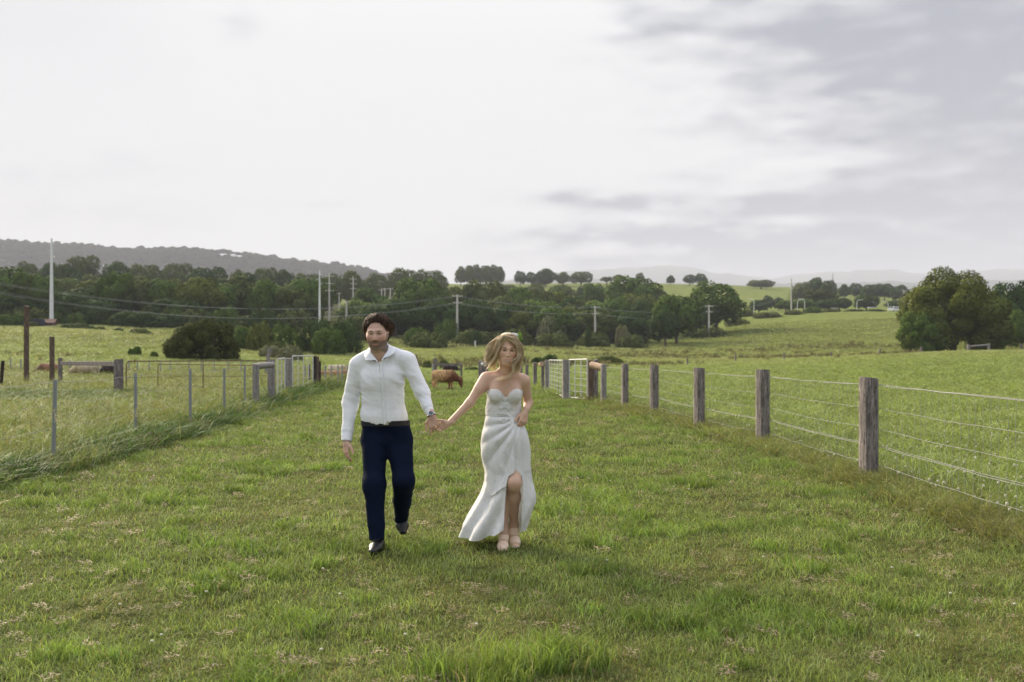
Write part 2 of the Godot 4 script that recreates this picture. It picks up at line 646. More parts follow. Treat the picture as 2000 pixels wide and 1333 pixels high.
func right_edge(d: float) -> float:                            # the line of the right-hand fence
	return lerpf(4.32, 3.0, smoothstep(17.0, 31.0, d)) - 1.3 * smoothstep(31.0, 42.0, d)

func left_edge(d: float) -> float:
	return lerpf(-6.2, -8.7, smoothstep(12.0, 45.0, d))

func build_grass() -> void:
	var r := RandomNumberGenerator.new()
	r.seed = 21
	var green := Color(0.17, 0.24, 0.072)
	var bright_tip := Color(0.49, 0.54, 0.225)  # blade feet darkened, tips brightened: lit and shaded contrast beside natural tip yellowing
	var kinds := {}                                            # name -> [meshes, transforms per mesh, tints per mesh]
	var fill := func(key: String, meshes: Array) -> void:
		var lists := []
		var tints := []
		for i in meshes.size():
			var t: Array[Transform3D] = []
			lists.append(t)
			tints.append(PackedColorArray())
		kinds[key] = [meshes, lists, tints]
	fill.call("path_grass", [tuft(1, 40, 0.13, 0.055, 0.0042, 0.9, green, bright_tip, 0.05), tuft(2, 40, 0.13, 0.07, 0.0045, 0.8, green, bright_tip, 0.06), tuft(3, 38, 0.13, 0.045, 0.004, 1.1, green, bright_tip, 0.20)])
	fill.call("lush_grass", [tuft(4, 70, 0.10, 0.11, 0.006, 0.8, Color(0.155, 0.245, 0.06), Color(0.34, 0.43, 0.13), 0.02), tuft(5, 60, 0.09, 0.14, 0.006, 0.9, Color(0.155, 0.24, 0.06), Color(0.36, 0.43, 0.14), 0.03)])
	fill.call("long_grass", [tuft(6, 44, 0.16, 0.42, 0.006, 0.7, Color(0.18, 0.235, 0.085), Color(0.50, 0.53, 0.25), 0.06), tuft(7, 44, 0.18, 0.52, 0.006, 0.8, Color(0.18, 0.235, 0.085), Color(0.52, 0.53, 0.26), 0.09), tuft(8, 40, 0.15, 0.36, 0.007, 0.6, Color(0.16, 0.23, 0.08), Color(0.38, 0.46, 0.18), 0.03)])
	fill.call("rank_grass", [tuft(9, 60, 0.2, 0.5, 0.009, 0.9, Color(0.08, 0.16, 0.055), Color(0.17, 0.26, 0.10), 0.03), tuft(10, 60, 0.22, 0.4, 0.009, 1.0, Color(0.09, 0.165, 0.055), Color(0.19, 0.29, 0.10), 0.04)])
	fill.call("paddock_grass", [tuft(11, 50, 0.16, 0.16, 0.006, 0.8, green, bright_tip, 0.04), tuft(12, 50, 0.16, 0.21, 0.006, 0.9, green, bright_tip, 0.06), tuft(13, 46, 0.15, 0.12, 0.005, 0.9, green, bright_tip, 0.10)])
	fill.call("dry_tussock", [tuft(14, 60, 0.16, 0.17, 0.005, 1.3, Color(0.20, 0.23, 0.08), Color(0.38, 0.39, 0.165), 0.26), tuft(15, 60, 0.16, 0.22, 0.005, 1.4, Color(0.19, 0.22, 0.075), Color(0.38, 0.40, 0.15), 0.18)])
	fill.call("rushes", [tuft(31, 60, 0.35, 0.75, 0.03, 0.5, Color(0.07, 0.075, 0.03), Color(0.16, 0.145, 0.06), 0.12), tuft(32, 60, 0.4, 0.55, 0.03, 0.7, Color(0.09, 0.10, 0.035), Color(0.20, 0.20, 0.085), 0.08)])
	fill.call("seed_heads", [seed_stem(16, 0.75), seed_stem(17, 0.95)])
	fill.call("clover_flowers", [clover_head()])
	fill.call("dry_litter", [leaf_litter(18), leaf_litter(19), leaf_litter(20)])
	var put := func(key: String, which: int, x: float, z: float, s: float, sy: float, tint: Color) -> void:
		var e = kinds[key]
		var i: int = which % e[0].size()
		var turn := Basis(Vector3.UP, r.randf() * TAU).scaled(Vector3(s, s * sy, s))
		e[1][i].append(Transform3D(turn, Vector3(x, height(x, z), z)))
		e[2][i].push_back(tint)
	var d := 3.2
	while d < 330.0:
		var step := 0.088 * pow(maxf(d, 5.0) / 5.0, 0.80)
		var half := d * 0.62 + 1.5
		var x := -half
		while x < half:
			var gx := x + r.randf_range(-0.5, 0.5) * step
			var gz := -(d + r.randf_range(-0.5, 0.5) * step)
			x += step
			var s := step / 0.088                              # tufts farther off are wider clumps of more blades
			s = lerpf(1.0, s, 0.75)
			var l := lushness(gx, gz)
			var patch := bumps.get_noise_2d(gx * 2.6 - 20.0, gz * 2.6)
			var k := r.randf_range(0.75, 1.2) * (1.0 + 0.1 * l) * (1.0 + 0.25 * patch)
			var tint := Color(k * (1.0 + 0.10 * clampf(-l, 0.0, 1.0)), k, k * 0.95)
			if d > 80.0:                                       # yellower pasture farther out, paled to offset shading among the tufts
				var dry := smoothstep(80.0, 180.0, d)
				tint = Color(tint.r * (1.0 + 0.22 * dry), tint.g * (1.0 + 0.10 * dry), tint.b * (1.0 + 0.25 * dry))
			var re := right_edge(d)
			var le := left_edge(d)
			var sy := 1.0 / pow(s, 0.55)
			if gx > le + 0.25 and gx < re - 0.35 and d < 52.0:
				if Vector2((gx - 0.02) / 0.40, (gz + 4.9) / 0.34).length() + 0.9 * patch + 0.4 * r.randf() < 1.0:
					put.call("lush_grass", r.randi(), gx, gz, s * 1.0, sy * r.randf_range(0.9, 1.9), tint * 1.15)
				elif l > 0.30 and r.randf() < 0.6:
					put.call("lush_grass", r.randi(), gx, gz, s * 0.85, sy, tint)
				else:
					put.call("path_grass", 2 if l < -0.2 or patch < -0.3 else r.randi() % 2, gx, gz, s * 1.05, sy * (0.8 + 0.7 * clampf(patch + 0.3, 0.0, 1.0)), tint)
				if r.randf() < (0.09 if patch > -0.2 else 0.22) and d < 28.0:
					put.call("dry_litter", r.randi(), gx, gz, r.randf_range(0.3, 0.85) * lerpf(1.0, s, 0.5), 1.3, Color(k, k, k))
			elif gx <= le + 0.25 and d < 75.0:
				if absf(gx - le + 0.1) < 0.28 + 0.5 * l or l > 0.45 or (d > 27.0 and d < 36.0 and gx < le - 4.0 and l > -0.1):
					put.call("rank_grass", r.randi(), gx, gz, s * 0.95, sy * (0.32 if gx > le else 0.6), tint)
				else:
					put.call("long_grass", r.randi(), gx, gz, s * 0.95, sy * (0.75 + 0.4 * l), tint)
				if r.randf() < 0.02 and d < 50.0:
					put.call("seed_heads", r.randi(), gx, gz, 1.0, 1.0, Color.WHITE)
			elif d < 60.0 and absf(gx - re + 0.12) < 0.45 + 0.35 * l and d < 36.0:
				if r.randf() < 0.62:
					put.call("dry_tussock", r.randi(), gx, gz, s * 1.0, sy * (0.55 + 0.5 * r.randf()), tint)
				else:
					put.call("paddock_grass", r.randi(), gx, gz, s * 0.95, sy * 0.6, tint)
			else:
				if l > 0.5:
					put.call("lush_grass", r.randi(), gx, gz, s * 1.1, sy * 1.4, tint)
				else:
					put.call("paddock_grass", 2 if l < -0.3 else r.randi() % 2, gx, gz, s, sy * (1.0 + 0.3 * l), tint)
			if gx > re and d < 26.0 and l < 0.3 and r.randf() < 0.3:
				put.call("clover_flowers", 0, gx, gz, r.randf_range(0.9, 1.5), r.randf_range(1.0, 1.5), Color.WHITE)
			elif gx > le and d < 20.0 and r.randf() < 0.006:
				put.call("clover_flowers", 0, gx, gz, 1.0, 0.7, Color.WHITE)
		d += step
	for i in 9000:                                              # rank strips along the wet line of the far pasture
		var px := r.randf_range(700.0, 1800.0)
		var dd := r.randf_range(95.0, 232.0)
		var p := on_ground(px, dd)
		var m := rolls.get_noise_2d(p.x * 1.4 + 50.0, p.z * 3.4)
		var strip := exp(-pow((dd - 176.0 - 10.0 * sin(px * 0.006)) / 13.0, 2.0)) * smoothstep(1000.0, 1250.0, px) + 0.8 * exp(-pow((dd - 214.0) / 9.0, 2.0)) + 0.45 * exp(-pow((dd - 118.0) / 20.0, 2.0)) * smoothstep(1400.0, 1250.0, px)
		if strip * (0.5 + 1.6 * m) > r.randf() * 0.75:
			var k := r.randf_range(0.75, 1.3)
			put.call("rushes", r.randi(), p.x, p.z, r.randf_range(0.9, 2.0), r.randf_range(0.5, 1.0), Color(k, k, k))
	for i in 2600:                                              # weeds about the gates and the back of the hay field
		var px := r.randf_range(-60.0, 640.0)
		var dd := r.randf_range(52.0, 236.0)
		var p := on_ground(px, dd)
		var m := rolls.get_noise_2d(p.x * 2.0 + 9.0, p.z * 3.0)
		var strip := exp(-pow((dd - 212.0) / 14.0, 2.0)) + 0.5 * exp(-pow((dd - 66.0) / 16.0, 2.0)) + 0.7 * exp(-pow((dd - 104.0) / 7.0, 2.0)) * smoothstep(330.0, 230.0, px)
		if strip * (0.5 + 1.6 * m) > r.randf() * 0.8:
			var k := r.randf_range(0.9, 1.7)
			put.call("rushes", r.randi(), p.x, p.z, r.randf_range(0.7, 1.5), r.randf_range(0.4, 0.9), Color(k, k, k))
	var said := {"path_grass": "short grazed grass of the path between the two fences", "lush_grass": "taller dark green grass clumps scattered over the pasture", "long_grass": "long yellow green hay grass left of the star picket fence", "rank_grass": "dark rank grass along the foot of the star picket fence",
		"paddock_grass": "green ankle high grass of the paddock right of the fence", "dry_tussock": "brown dead tussock grass along the foot of the right fence", "rushes": "dark brown rushes and weeds in strips across the far pasture", "seed_heads": "tall pale seed heads above the long grass on the left", "clover_flowers": "small white clover flowers in the paddock grass", "dry_litter": "pale dry grass tangles lying on the mown path"}
	for key in kinds:
		var e = kinds[key]
		var o := thing(key, said[key], "grass" if key != "clover_flowers" else "clover")
		o.set_meta("kind", "stuff")
		for i in e[0].size():
			if e[1][i].size():
				scatter("tuft" if i == 0 else "tuft_%03d" % i, e[0][i], M.grass, e[1][i], e[2][i], o)
	var total := 0
	for key in kinds:
		for l in kinds[key][1]:
			total += l.size()
	print("grass tufts ", total)

# ---------------------------------------------------------------- trees
var protos := {}

func crown(sd: int, lobes: int, radii: Vector3, centre: float, leaf: float, count: int, hollow := 0.72, reach := 0.62, lump := 1.0) -> ArrayMesh:
	var r := RandomNumberGenerator.new()
	r.seed = sd
	var spots: Array[Vector3] = []
	var sizes := PackedFloat32Array()
	var tones: Array[Color] = []
	var mean := (radii.x + radii.y + radii.z) / 3.0
	for i in lobes:
		var t := (i + 0.5) / lobes
		var y := 1.0 - 1.75 * t
		var q := sqrt(maxf(0.0, 1.0 - y * y))
		var a := i * 2.39996 + r.randf_range(-0.5, 0.5)
		var k := r.randf_range(reach - 0.12, reach + 0.12)
		spots.append(Vector3(cos(a) * q, y, sin(a) * q) * radii * k)
		sizes.push_back(mean * lump * r.randf_range(0.28, 0.44))
		var tone := r.randf_range(0.75, 1.2)
		var lit_growth := r.randf() if y > -0.2 else 0.0
		tones.append(Color(tone * (1.0 + 0.55 * lit_growth), tone * (1.0 + 0.38 * lit_growth), tone))  # upper lobes yellower: new growth, plus sunlit highlights put into the colour
	spots.append(Vector3.ZERO)
	sizes.push_back(mean * 0.5)
	tones.append(Color(0.8, 0.8, 0.8))
	var b := MB.new()
	var weight := 0.0
	for s in sizes:
		weight += s * s
	for i in spots.size():
		var n := int(count * sizes[i] * sizes[i] / weight)
		for j in n:
			var o := Vector3(r.randfn(), r.randfn(), r.randfn()).normalized()
			var p: Vector3 = spots[i] + o * sizes[i] * r.randf_range(0.70, 1.06)
			var inside := false
			for m in spots.size():
				if m != i and p.distance_to(spots[m]) < sizes[m] * hollow:
					inside = true
					break
			if inside:
				continue
			var whole: Vector3 = ((p / radii) * 0.5 + o).normalized()
			var nm: Vector3 = (whole + Vector3(r.randfn(), r.randfn(), r.randfn()) * 0.45).normalized()
			var u := nm.cross(Vector3(r.randfn(), r.randfn(), r.randfn())).normalized()
			var w := nm.cross(u)
			var s := leaf * r.randf_range(0.55, 1.15)
			var k := r.randf_range(0.82, 1.18)
			var tone: Color = tones[i]
			b.col = Color(tone.r * k * r.randf_range(0.92, 1.1), tone.g * k, tone.b * k * r.randf_range(0.85, 1.1))
			var at0 := p + Vector3.UP * centre
			var e := (nm * 0.42 + whole * 0.85).normalized()
			var v0 := b.vert(at0 - u * s * 0.6, e)
			var v1 := b.vert(at0 + w * s * 0.34 - nm * s * 0.1, e)
			var v2 := b.vert(at0 + u * s * 0.6, e)
			var v3 := b.vert(at0 - w * s * 0.34 - nm * s * 0.1, e)
			b.quad(v0, v1, v2, v3)
	return b.build()

func trunk(sd: int, radii: Vector3, centre: float, thick: float, limbs: int) -> ArrayMesh:
	var r := RandomNumberGenerator.new()
	r.seed = sd
	var b := MB.new()
	var fork := maxf(centre - radii.y * 0.55, 0.4)
	b.tube([Vector3(0, -0.4, 0), Vector3(0.02, 0.15, 0), Vector3(r.randf_range(-0.2, 0.2), fork * 0.6, 0), Vector3(r.randf_range(-0.3, 0.3), fork, 0), Vector3(0, centre + radii.y * 0.3, 0)], [thick * 1.5, thick * 1.1, thick * 0.9, thick * 0.75, thick * 0.2], 9)
	for i in limbs:
		var a := TAU * i / limbs + r.randf_range(-0.4, 0.4)
		var y0 := fork * r.randf_range(0.7, 1.0)
		var end := Vector3(cos(a) * radii.x * 0.62, centre + radii.y * r.randf_range(-0.25, 0.55), sin(a) * radii.z * 0.62)
		var start := Vector3(0, y0, 0)
		b.tube([start, start.lerp(end, 0.35) + Vector3(0, -0.2, 0), start.lerp(end, 0.7) + Vector3(0, 0.1, 0), end], [thick * 0.55, thick * 0.42, thick * 0.26, thick * 0.08], 6)
	return b.build()

func pine_crown(sd: int, tall: float, wide: float, tiers: int) -> ArrayMesh:    # layered conifer: whorls of level boughs
	var r := RandomNumberGenerator.new()
	r.seed = sd
	var b := MB.new()
	for t in tiers:
		var f := float(t) / tiers
		var y := tall * (0.14 + 0.84 * f)
		var reach := wide * (1.0 - f * 0.93)
		for k in 7:
			var a := TAU * k / 7.0 + t * 0.45
			var d := Vector3(cos(a), 0, sin(a))
			for j in 16:
				var q := (j + 0.5) / 16.0
				var p := Vector3.UP * (y + reach * 0.10 * sin(q * PI)) + d * reach * q
				var s := 0.30 * wide * (1.0 - 0.6 * f) * r.randf_range(0.5, 1.0)
				var u := Vector3(-d.z, r.randf_range(-0.4, 0.4), d.x).rotated(Vector3.UP, r.randf_range(-0.9, 0.9))
				var e := Vector3(r.randfn() * 0.3, 1, r.randfn() * 0.3).normalized()
				var c := r.randf_range(0.6, 1.2)
				b.col = Color(c, c, c)
				b.face_n([p - u * s * 0.5, p + d * s * 0.35, p + u * s * 0.5, p - d * s * 0.3 - Vector3.UP * s * 0.2], e)
	return b.build()

func make_protos() -> void:
	#            key       lobes radii                    centre leaf count  limbs thick
	for e in [["broad", 17, Vector3(5.2, 4.2, 5.2), 5.2, 0.62, 7000, 6, 0.32], ["round", 21, Vector3(4.6, 4.4, 4.6), 4.9, 0.55, 7000, 6, 0.3], ["uneven", 12, Vector3(5.4, 4.0, 4.6), 5.6, 0.65, 6000, 6, 0.32], ["tall", 18, Vector3(3.7, 5.6, 3.7), 6.2, 0.6, 6500, 7, 0.3], ["open", 9, Vector3(4.8, 3.6, 4.4), 6.4, 0.55, 3400, 7, 0.28], ["bush", 17, Vector3(3.4, 3.0, 3.0), 0.95, 0.42, 4600, 5, 0.12], ["mound", 22, Vector3(4.6, 2.7, 3.4), 0.75, 0.4, 5600, 6, 0.12], ["umbrella", 11, Vector3(5.0, 2.2, 5.0), 8.6, 0.7, 3600, 6, 0.3]]:
		var k: int = 600 + protos.size() * 7
		protos[e[0]] = [crown(k, e[1], e[2], e[3], e[4], e[5], 0.72, 0.66), trunk(k + 1, e[2], e[3], e[7], e[6]), e[2].x * 2.02, e[3] + e[2].y]
	var b := MB.new()
	b.tube([Vector3(0, -0.4, 0), Vector3(0, 6, 0), Vector3(0, 15, 0)], [0.4, 0.3, 0.05], 8)
	protos["pine"] = [pine_crown(71, 15.0, 3.4, 15), b.build(), 6.8, 15.0]

func tree(kind: String, leafy: String, px: float, top: float, wide: float, d: float, label: String, group: String, called := "tree") -> Node3D:
	var base := on_ground(px, d)
	var w := wide / F * d
	var h := EYE - (top - 666.5) / F * d - base.y
	var p = protos[kind]
	var o := thing(called, label, "bush" if called.contains("bush") else "tree", base, rng.randf() * TAU, group)
	o.scale = Vector3(w / p[2], h / p[3], w / p[2])
	part("trunk", p[1], M.bark, o)
	part("crown", p[0], M["leaf_" + leafy], o)
	return o

func nth(i: int) -> String:
	var n := i + 1
	var end := "th"
	if n % 100 < 11 or n % 100 > 13:
		end = ["th", "st", "nd", "rd", "th", "th", "th", "th", "th", "th"][n % 10]
	return "leftmost" if i == 0 else "%d%s from left" % [n, end]

const LOOK := {"green": "mid green", "dark": "dark green", "olive": "olive green", "bright": "bright green", "pale": "pale grey green", "rust": "rusty green", "warm": "yellow green"}
const SHAPE := {"broad": "broad", "round": "round", "uneven": "lopsided", "tall": "tall", "open": "open crowned", "bush": "low", "mound": "spreading", "umbrella": "flat topped", "pine": "layered"}

func row_of(list: Array, where: String, group: String, called := "tree", fat := 1.3) -> void:
	list.sort_custom(func(a, b): return a[2] < b[2])
	for i in list.size():
		var e = list[i]
		var word := "bush" if called.contains("bush") else "tree"
		tree(e[0], e[1], e[2], e[3], e[4] * fat, e[5], "%s %s %s, %s %s" % [SHAPE[e[0]], LOOK[e[1]], word, nth(i), where], group, called)

func build_trees() -> void:
	make_protos()
	# the wood on the left: front row against the hay field, then the rows rising behind it
	row_of([["broad", "green", 8, 520, 92, 250], ["round", "green", 84, 536, 62, 252], ["broad", "dark", 140, 572, 84, 248], ["uneven", "green", 226, 530, 74, 256], ["round", "dark", 190, 585, 80, 246], ["broad", "olive", 276, 548, 66, 262], ["bush", "dark", 272, 604, 84, 238], ["round", "green", 322, 545, 66, 262], ["broad", "warm", 392, 543, 84, 258], ["round", "green", 440, 556, 62, 262], ["tall", "olive", 476, 540, 66, 266], ["broad", "green", 520, 549, 74, 262], ["uneven", "olive", 566, 560, 66, 262], ["round", "green", 598, 546, 62, 274], ["broad", "dark", 350, 585, 84, 250], ["tall", "dark", 30, 580, 60, 244]], "at the front of the left wood", "trees at the front of the left wood")
	row_of([["round", "olive", 55, 511, 42, 420], ["broad", "dark", 100, 516, 60, 440], ["open", "olive", 160, 495, 66, 450], ["broad", "dark", 130, 519, 52, 400], ["round", "dark", 228, 510, 54, 440], ["broad", "olive", 286, 517, 56, 430], ["broad", "olive", 346, 515, 58, 450], ["broad", "dark", 404, 523, 66, 430], ["round", "olive", 463, 526, 32, 430], ["broad", "olive", 517, 524, 46, 450], ["round", "dark", 556, 527, 44, 440], ["broad", "olive", 604, 535, 50, 430], ["round", "olive", 648, 534, 40, 460], ["broad", "olive", 684, 530, 54, 470], ["round", "olive", 738, 534, 48, 500], ["broad", "olive", 792, 526, 62, 520], ["broad", "olive", 842, 528, 54, 520], ["broad", "olive", 196, 538, 60, 360], ["broad", "olive", 445, 545, 70, 350], ["broad", "olive", 18, 540, 60, 380]], "at the back of the left wood", "trees at the back of the left wood")
	var fill := []
	for i in 34:                                                # the middle of the left wood, crown against crown
		if i in [30, 31, 32, 33]:                               # the clearing under the power lines
			continue
		fill.append([["broad", "round", "uneven", "tall", "broad"][i % 5], ["olive", "green", "dark", "warm", "green", "bright", "dark"][i % 7], -30.0 + i * 22.0 + rng.randf_range(-9, 9), 562.0 - 10.0 * (i % 3) + rng.randf_range(-8, 8) + (8.0 if i > 24 else 0.0), rng.randf_range(60, 84), 275.0 + 34.0 * (i % 3) + rng.randf_range(-8, 8)])  # bright and warm leaf colours stand in for sunlit highlights on the wood
	row_of(fill, "deep in the left wood", "trees in the middle of the left wood")
	fill = []
	for i in 24:                                                # dark undergrowth along its front edge
		fill.append([["mound", "bush"][i % 2], ["dark", "dark", "green", "olive"][i % 4], -20.0 + i * 26.0 + rng.randf_range(-9, 9), 606.0 + rng.randf_range(-8, 8), rng.randf_range(50, 80), 243.0 + rng.randf_range(-3, 8)])
	row_of(fill, "under the left wood", "undergrowth of the left wood", "bush")
	fill = []
	for i in range(1, 26):
		fill.append([["broad", "round", "uneven", "broad"][i % 4], ["olive", "bright", "green", "dark", "warm"][i % 5], 690.0 + i * 23.5 + rng.randf_range(-9, 9), 580.0 + 12.0 * (i % 3) + rng.randf_range(-8, 8), rng.randf_range(58, 84), 340.0 - 34.0 * (i % 3) + rng.randf_range(-8, 8)])  # bright and warm crowns supply light variation by colour here too
	row_of(fill, "deep in the middle wood", "trees in the depth of the middle wood")
	fill = []
	for i in 22:
		fill.append([["mound", "bush"][i % 2], ["dark", "olive", "dark", "green"][i % 4], 700.0 + i * 25.0 + rng.randf_range(-9, 9), 626.0 + rng.randf_range(-8, 8), rng.randf_range(48, 76), 272.0 + rng.randf_range(-2, 12)])
	row_of(fill, "under the middle wood", "undergrowth of the middle wood", "bush")
	# the wood in the middle, behind the couple
	row_of([["tall", "green", 722, 564, 62, 330], ["broad", "green", 822, 545, 88, 300], ["broad", "dark", 772, 586, 110, 250], ["uneven", "olive", 905, 555, 70, 330], ["broad", "dark", 872, 590, 80, 262], ["round", "dark", 926, 585, 66, 262], ["broad", "olive", 950, 548, 70, 330], ["round", "olive", 982, 575, 70, 290], ["broad", "green", 1012, 562, 80, 340], ["broad", "dark", 1000, 598, 86, 270], ["uneven", "olive", 1052, 566, 72, 350], ["broad", "warm", 1090, 570, 62, 350], ["round", "dark", 1040, 602, 60, 272], ["broad", "dark", 1150, 596, 84, 290], ["uneven", "olive", 1130, 585, 66, 340], ["open", "green", 1162, 552, 50, 420], ["broad", "green", 1240, 542, 96, 400], ["open", "olive", 1245, 576, 66, 320], ["round", "green", 1205, 580, 56, 330], ["round", "dark", 1262, 588, 56, 300], ["broad", "dark", 1205, 608, 74, 285], ["broad", "green", 1322, 578, 84, 262], ["round", "dark", 1300, 606, 54, 250], ["round", "green", 1400, 550, 100, 300], ["broad", "dark", 1356, 590, 50, 292], ["broad", "olive", 860, 562, 60, 400]], "in the middle wood", "trees of the middle wood")
	fill = []
	for i in 17:                                                # scattered over the pasture slope above the wood
		fill.append([["broad", "round", "uneven"][i % 3], ["olive", "dark", "green", "olive"][i % 4], 985.0 + i * 18.5 + rng.randf_range(-8, 8), 556.0 + 9.0 * (i % 3) + rng.randf_range(-4, 4), rng.randf_range(26, 44), 560.0 - 60.0 * (i % 3) + rng.randf_range(-15, 15)])
	row_of(fill, "on the slope above the middle wood", "trees on the pasture slope")
	# single trees along the skyline
	row_of([["tall", "olive", 900, 521, 22, 800], ["broad", "olive", 916, 519, 30, 800], ["tall", "olive", 932, 518, 26, 800], ["broad", "olive", 948, 519, 30, 800], ["tall", "olive", 962, 518, 24, 800], ["broad", "olive", 975, 521, 24, 800], ["round", "dark", 1016, 529, 24, 800], ["round", "dark", 1037, 531, 22, 800], ["broad", "dark", 1066, 525, 42, 800], ["round", "dark", 1062, 541, 34, 800], ["broad", "olive", 1100, 532, 30, 800], ["broad", "olive", 1135, 531, 42, 800], ["open", "olive", 1185, 540, 26, 800], ["open", "olive", 1208, 536, 26, 800], ["tall", "dark", 1310, 538, 16, 800], ["round", "dark", 1347, 536, 28, 800], ["round", "dark", 1370, 534, 26, 800], ["round", "olive", 1250, 533, 18, 800]], "on the grassy skyline", "trees on the middle skyline", "tree", 1.1)
	row_of([["broad", "olive", 1487, 547, 48, 800], ["round", "olive", 1567, 551, 36, 560], ["broad", "dark", 1594, 543, 36, 580], ["broad", "dark", 1618, 548, 30, 570], ["open", "rust", 1600, 564, 70, 470], ["round", "dark", 1500, 577, 20, 480], ["round", "dark", 1521, 581, 22, 480], ["broad", "dark", 1482, 586, 34, 440], ["broad", "dark", 1650, 556, 26, 640], ["round", "dark", 1674, 553, 30, 660], ["broad", "dark", 1700, 556, 34, 640], ["broad", "dark", 1728, 554, 36, 640], ["round", "dark", 1758, 557, 34, 620], ["broad", "dark", 1692, 576, 42, 440], ["round", "dark", 1748, 586, 34, 450], ["broad", "dark", 1640, 582, 44, 450], ["broad", "green", 1570, 584, 52, 450], ["round", "green", 1535, 586, 36, 440], ["broad", "dark", 1610, 586, 50, 440]], "beyond the right road", "trees beyond the road on the right", "tree", 1.15)
	tree("pine", "dark", 1627, 532, 14, 560, "small dark layered conifer poking above the trees right of the lone pole", "trees beyond the road on the right", "conifer_tree")
	tree("pine", "dark", 1548, 556, 34, 470, "dark layered conifer behind the pole beside the curving road", "trees beyond the road on the right", "conifer_tree")
	# hedges and bushes in front of the woods
	row_of([["bush", "green", 470, 632, 50, 170], ["mound", "warm", 508, 632, 54, 165], ["mound", "green", 556, 634, 60, 165], ["mound", "dark", 618, 626, 84, 168], ["mound", "dark", 672, 628, 70, 168], ["bush", "green", 640, 636, 60, 160], ["bush", "olive", 640, 618, 56, 215], ["bush", "olive", 700, 612, 60, 225]], "in the hedge left of the man", "bushes left of the man", "bush")
	row_of([["bush", "pale", 528, 672, 40, 128], ["mound", "pale", 566, 676, 60, 118], ["bush", "olive", 540, 664, 30, 135]], "in the weedy mound beside the gates", "bushes beside the gates", "bush")
	row_of([["bush", "green", 812, 636, 42, 215], ["mound", "green", 872, 626, 60, 240], ["mound", "olive", 836, 650, 90, 205], ["mound", "olive", 930, 646, 84, 225], ["bush", "dark", 930, 642, 22, 218], ["mound", "olive", 1000, 645, 90, 230], ["mound", "pale", 1078, 618, 66, 262], ["mound", "dark", 1100, 612, 72, 265], ["bush", "dark", 1149, 634, 11, 232], ["mound", "olive", 1160, 648, 70, 245], ["bush", "pale", 1217, 630, 24, 245], ["mound", "olive", 1235, 655, 60, 240], ["mound", "olive", 1080, 652, 80, 228]], "in the scrub behind the bride", "bushes behind the bride", "bush")
	row_of([["mound", "dark", 150, 632, 70, 215], ["bush", "olive", 60, 628, 26, 222], ["mound", "green", 148, 612, 34, 232], ["bush", "dark", 175, 638, 20, 210], ["bush", "olive", 195, 637, 16, 205], ["bush", "dark", 230, 640, 18, 205], ["mound", "olive", 272, 642, 46, 200], ["bush", "green", 10, 612, 36, 225], ["bush", "green", 42, 610, 34, 228]], "behind the hay field", "scrub along the hay field", "bush")
	row_of([["mound", "olive", 1440, 622, 44, 335], ["mound", "olive", 1500, 610, 56, 365], ["mound", "olive", 1550, 606, 40, 372], ["mound", "green", 1588, 600, 40, 378], ["mound", "warm", 1626, 603, 36, 384], ["mound", "olive", 1670, 604, 40, 386], ["mound", "dark", 1710, 604, 34, 388], ["bush", "olive", 1460, 604, 26, 390], ["mound", "olive", 1385, 640, 60, 285]], "in the hedge along the road", "hedge along the road", "bush")
	row_of([["bush", "green", 257, 679, 16, 112], ["bush", "green", 268, 674, 14, 113], ["bush", "green", 300, 685, 14, 108], ["bush", "olive", 835, 702, 16, 92], ["bush", "olive", 868, 700, 18, 92], ["bush", "dark", 1074, 690, 28, 120], ["bush", "dark", 1048, 696, 20, 116], ["bush", "olive", 1190, 693, 44, 125], ["bush", "dark", 922, 716, 30, 80]], "in the near pasture", "weedy bushes in the pasture", "bush")
	# the round bush left of the gates and the big tree on the right, close enough to need finer leaves
	protos["big_bush"] = [crown(801, 44, Vector3(4.1, 3.7, 3.6), 1.15, 0.26, 26000, 0.74, 0.80, 0.62), trunk(802, Vector3(4.1, 2.5, 3.6), 2.3, 0.2, 8), 8.3, 4.85]
	tree("big_bush", "rust", 394, 622, 138, 108, "big round dark bush with rusty new leaves left of the gates", "", "round_bush")
	protos["big_tree"] = [crown(811, 40, Vector3(6.6, 6.6, 6.2), 5.6, 0.38, 34000, 0.7, 0.80, 0.72), trunk(812, Vector3(6.6, 5.6, 6.2), 6.0, 0.42, 9), 13.2, 12.2]
	tree("big_tree", "warm", 1862, 536, 200, 172, "biggest tree, broad and leafy, at the right behind the low timber rail", "", "broad_tree")
	protos["side_tree"] = [crown(821, 20, Vector3(4.2, 5.2, 4.2), 3.2, 0.38, 12000, 0.7, 0.72), trunk(822, Vector3(4.2, 4.4, 4.2), 4.0, 0.3, 7), 8.4, 8.6]
	tree("side_tree", "green", 1800, 600, 92, 168, "low leafy tree under the left side of the biggest tree", "")
	tree("side_tree", "green", 1930, 590, 92, 176, "low leafy tree under the right side of the biggest tree", "")
	row_of([["broad", "dark", 1972, 552, 70, 210], ["round", "dark", 2008, 556, 70, 215], ["round", "green", 1996, 606, 60, 190], ["broad", "dark", 2060, 548, 90, 220], ["broad", "green", 2050, 600, 80, 195], ["round", "dark", 1960, 580, 60, 200]], "at the right edge", "trees at the right edge")

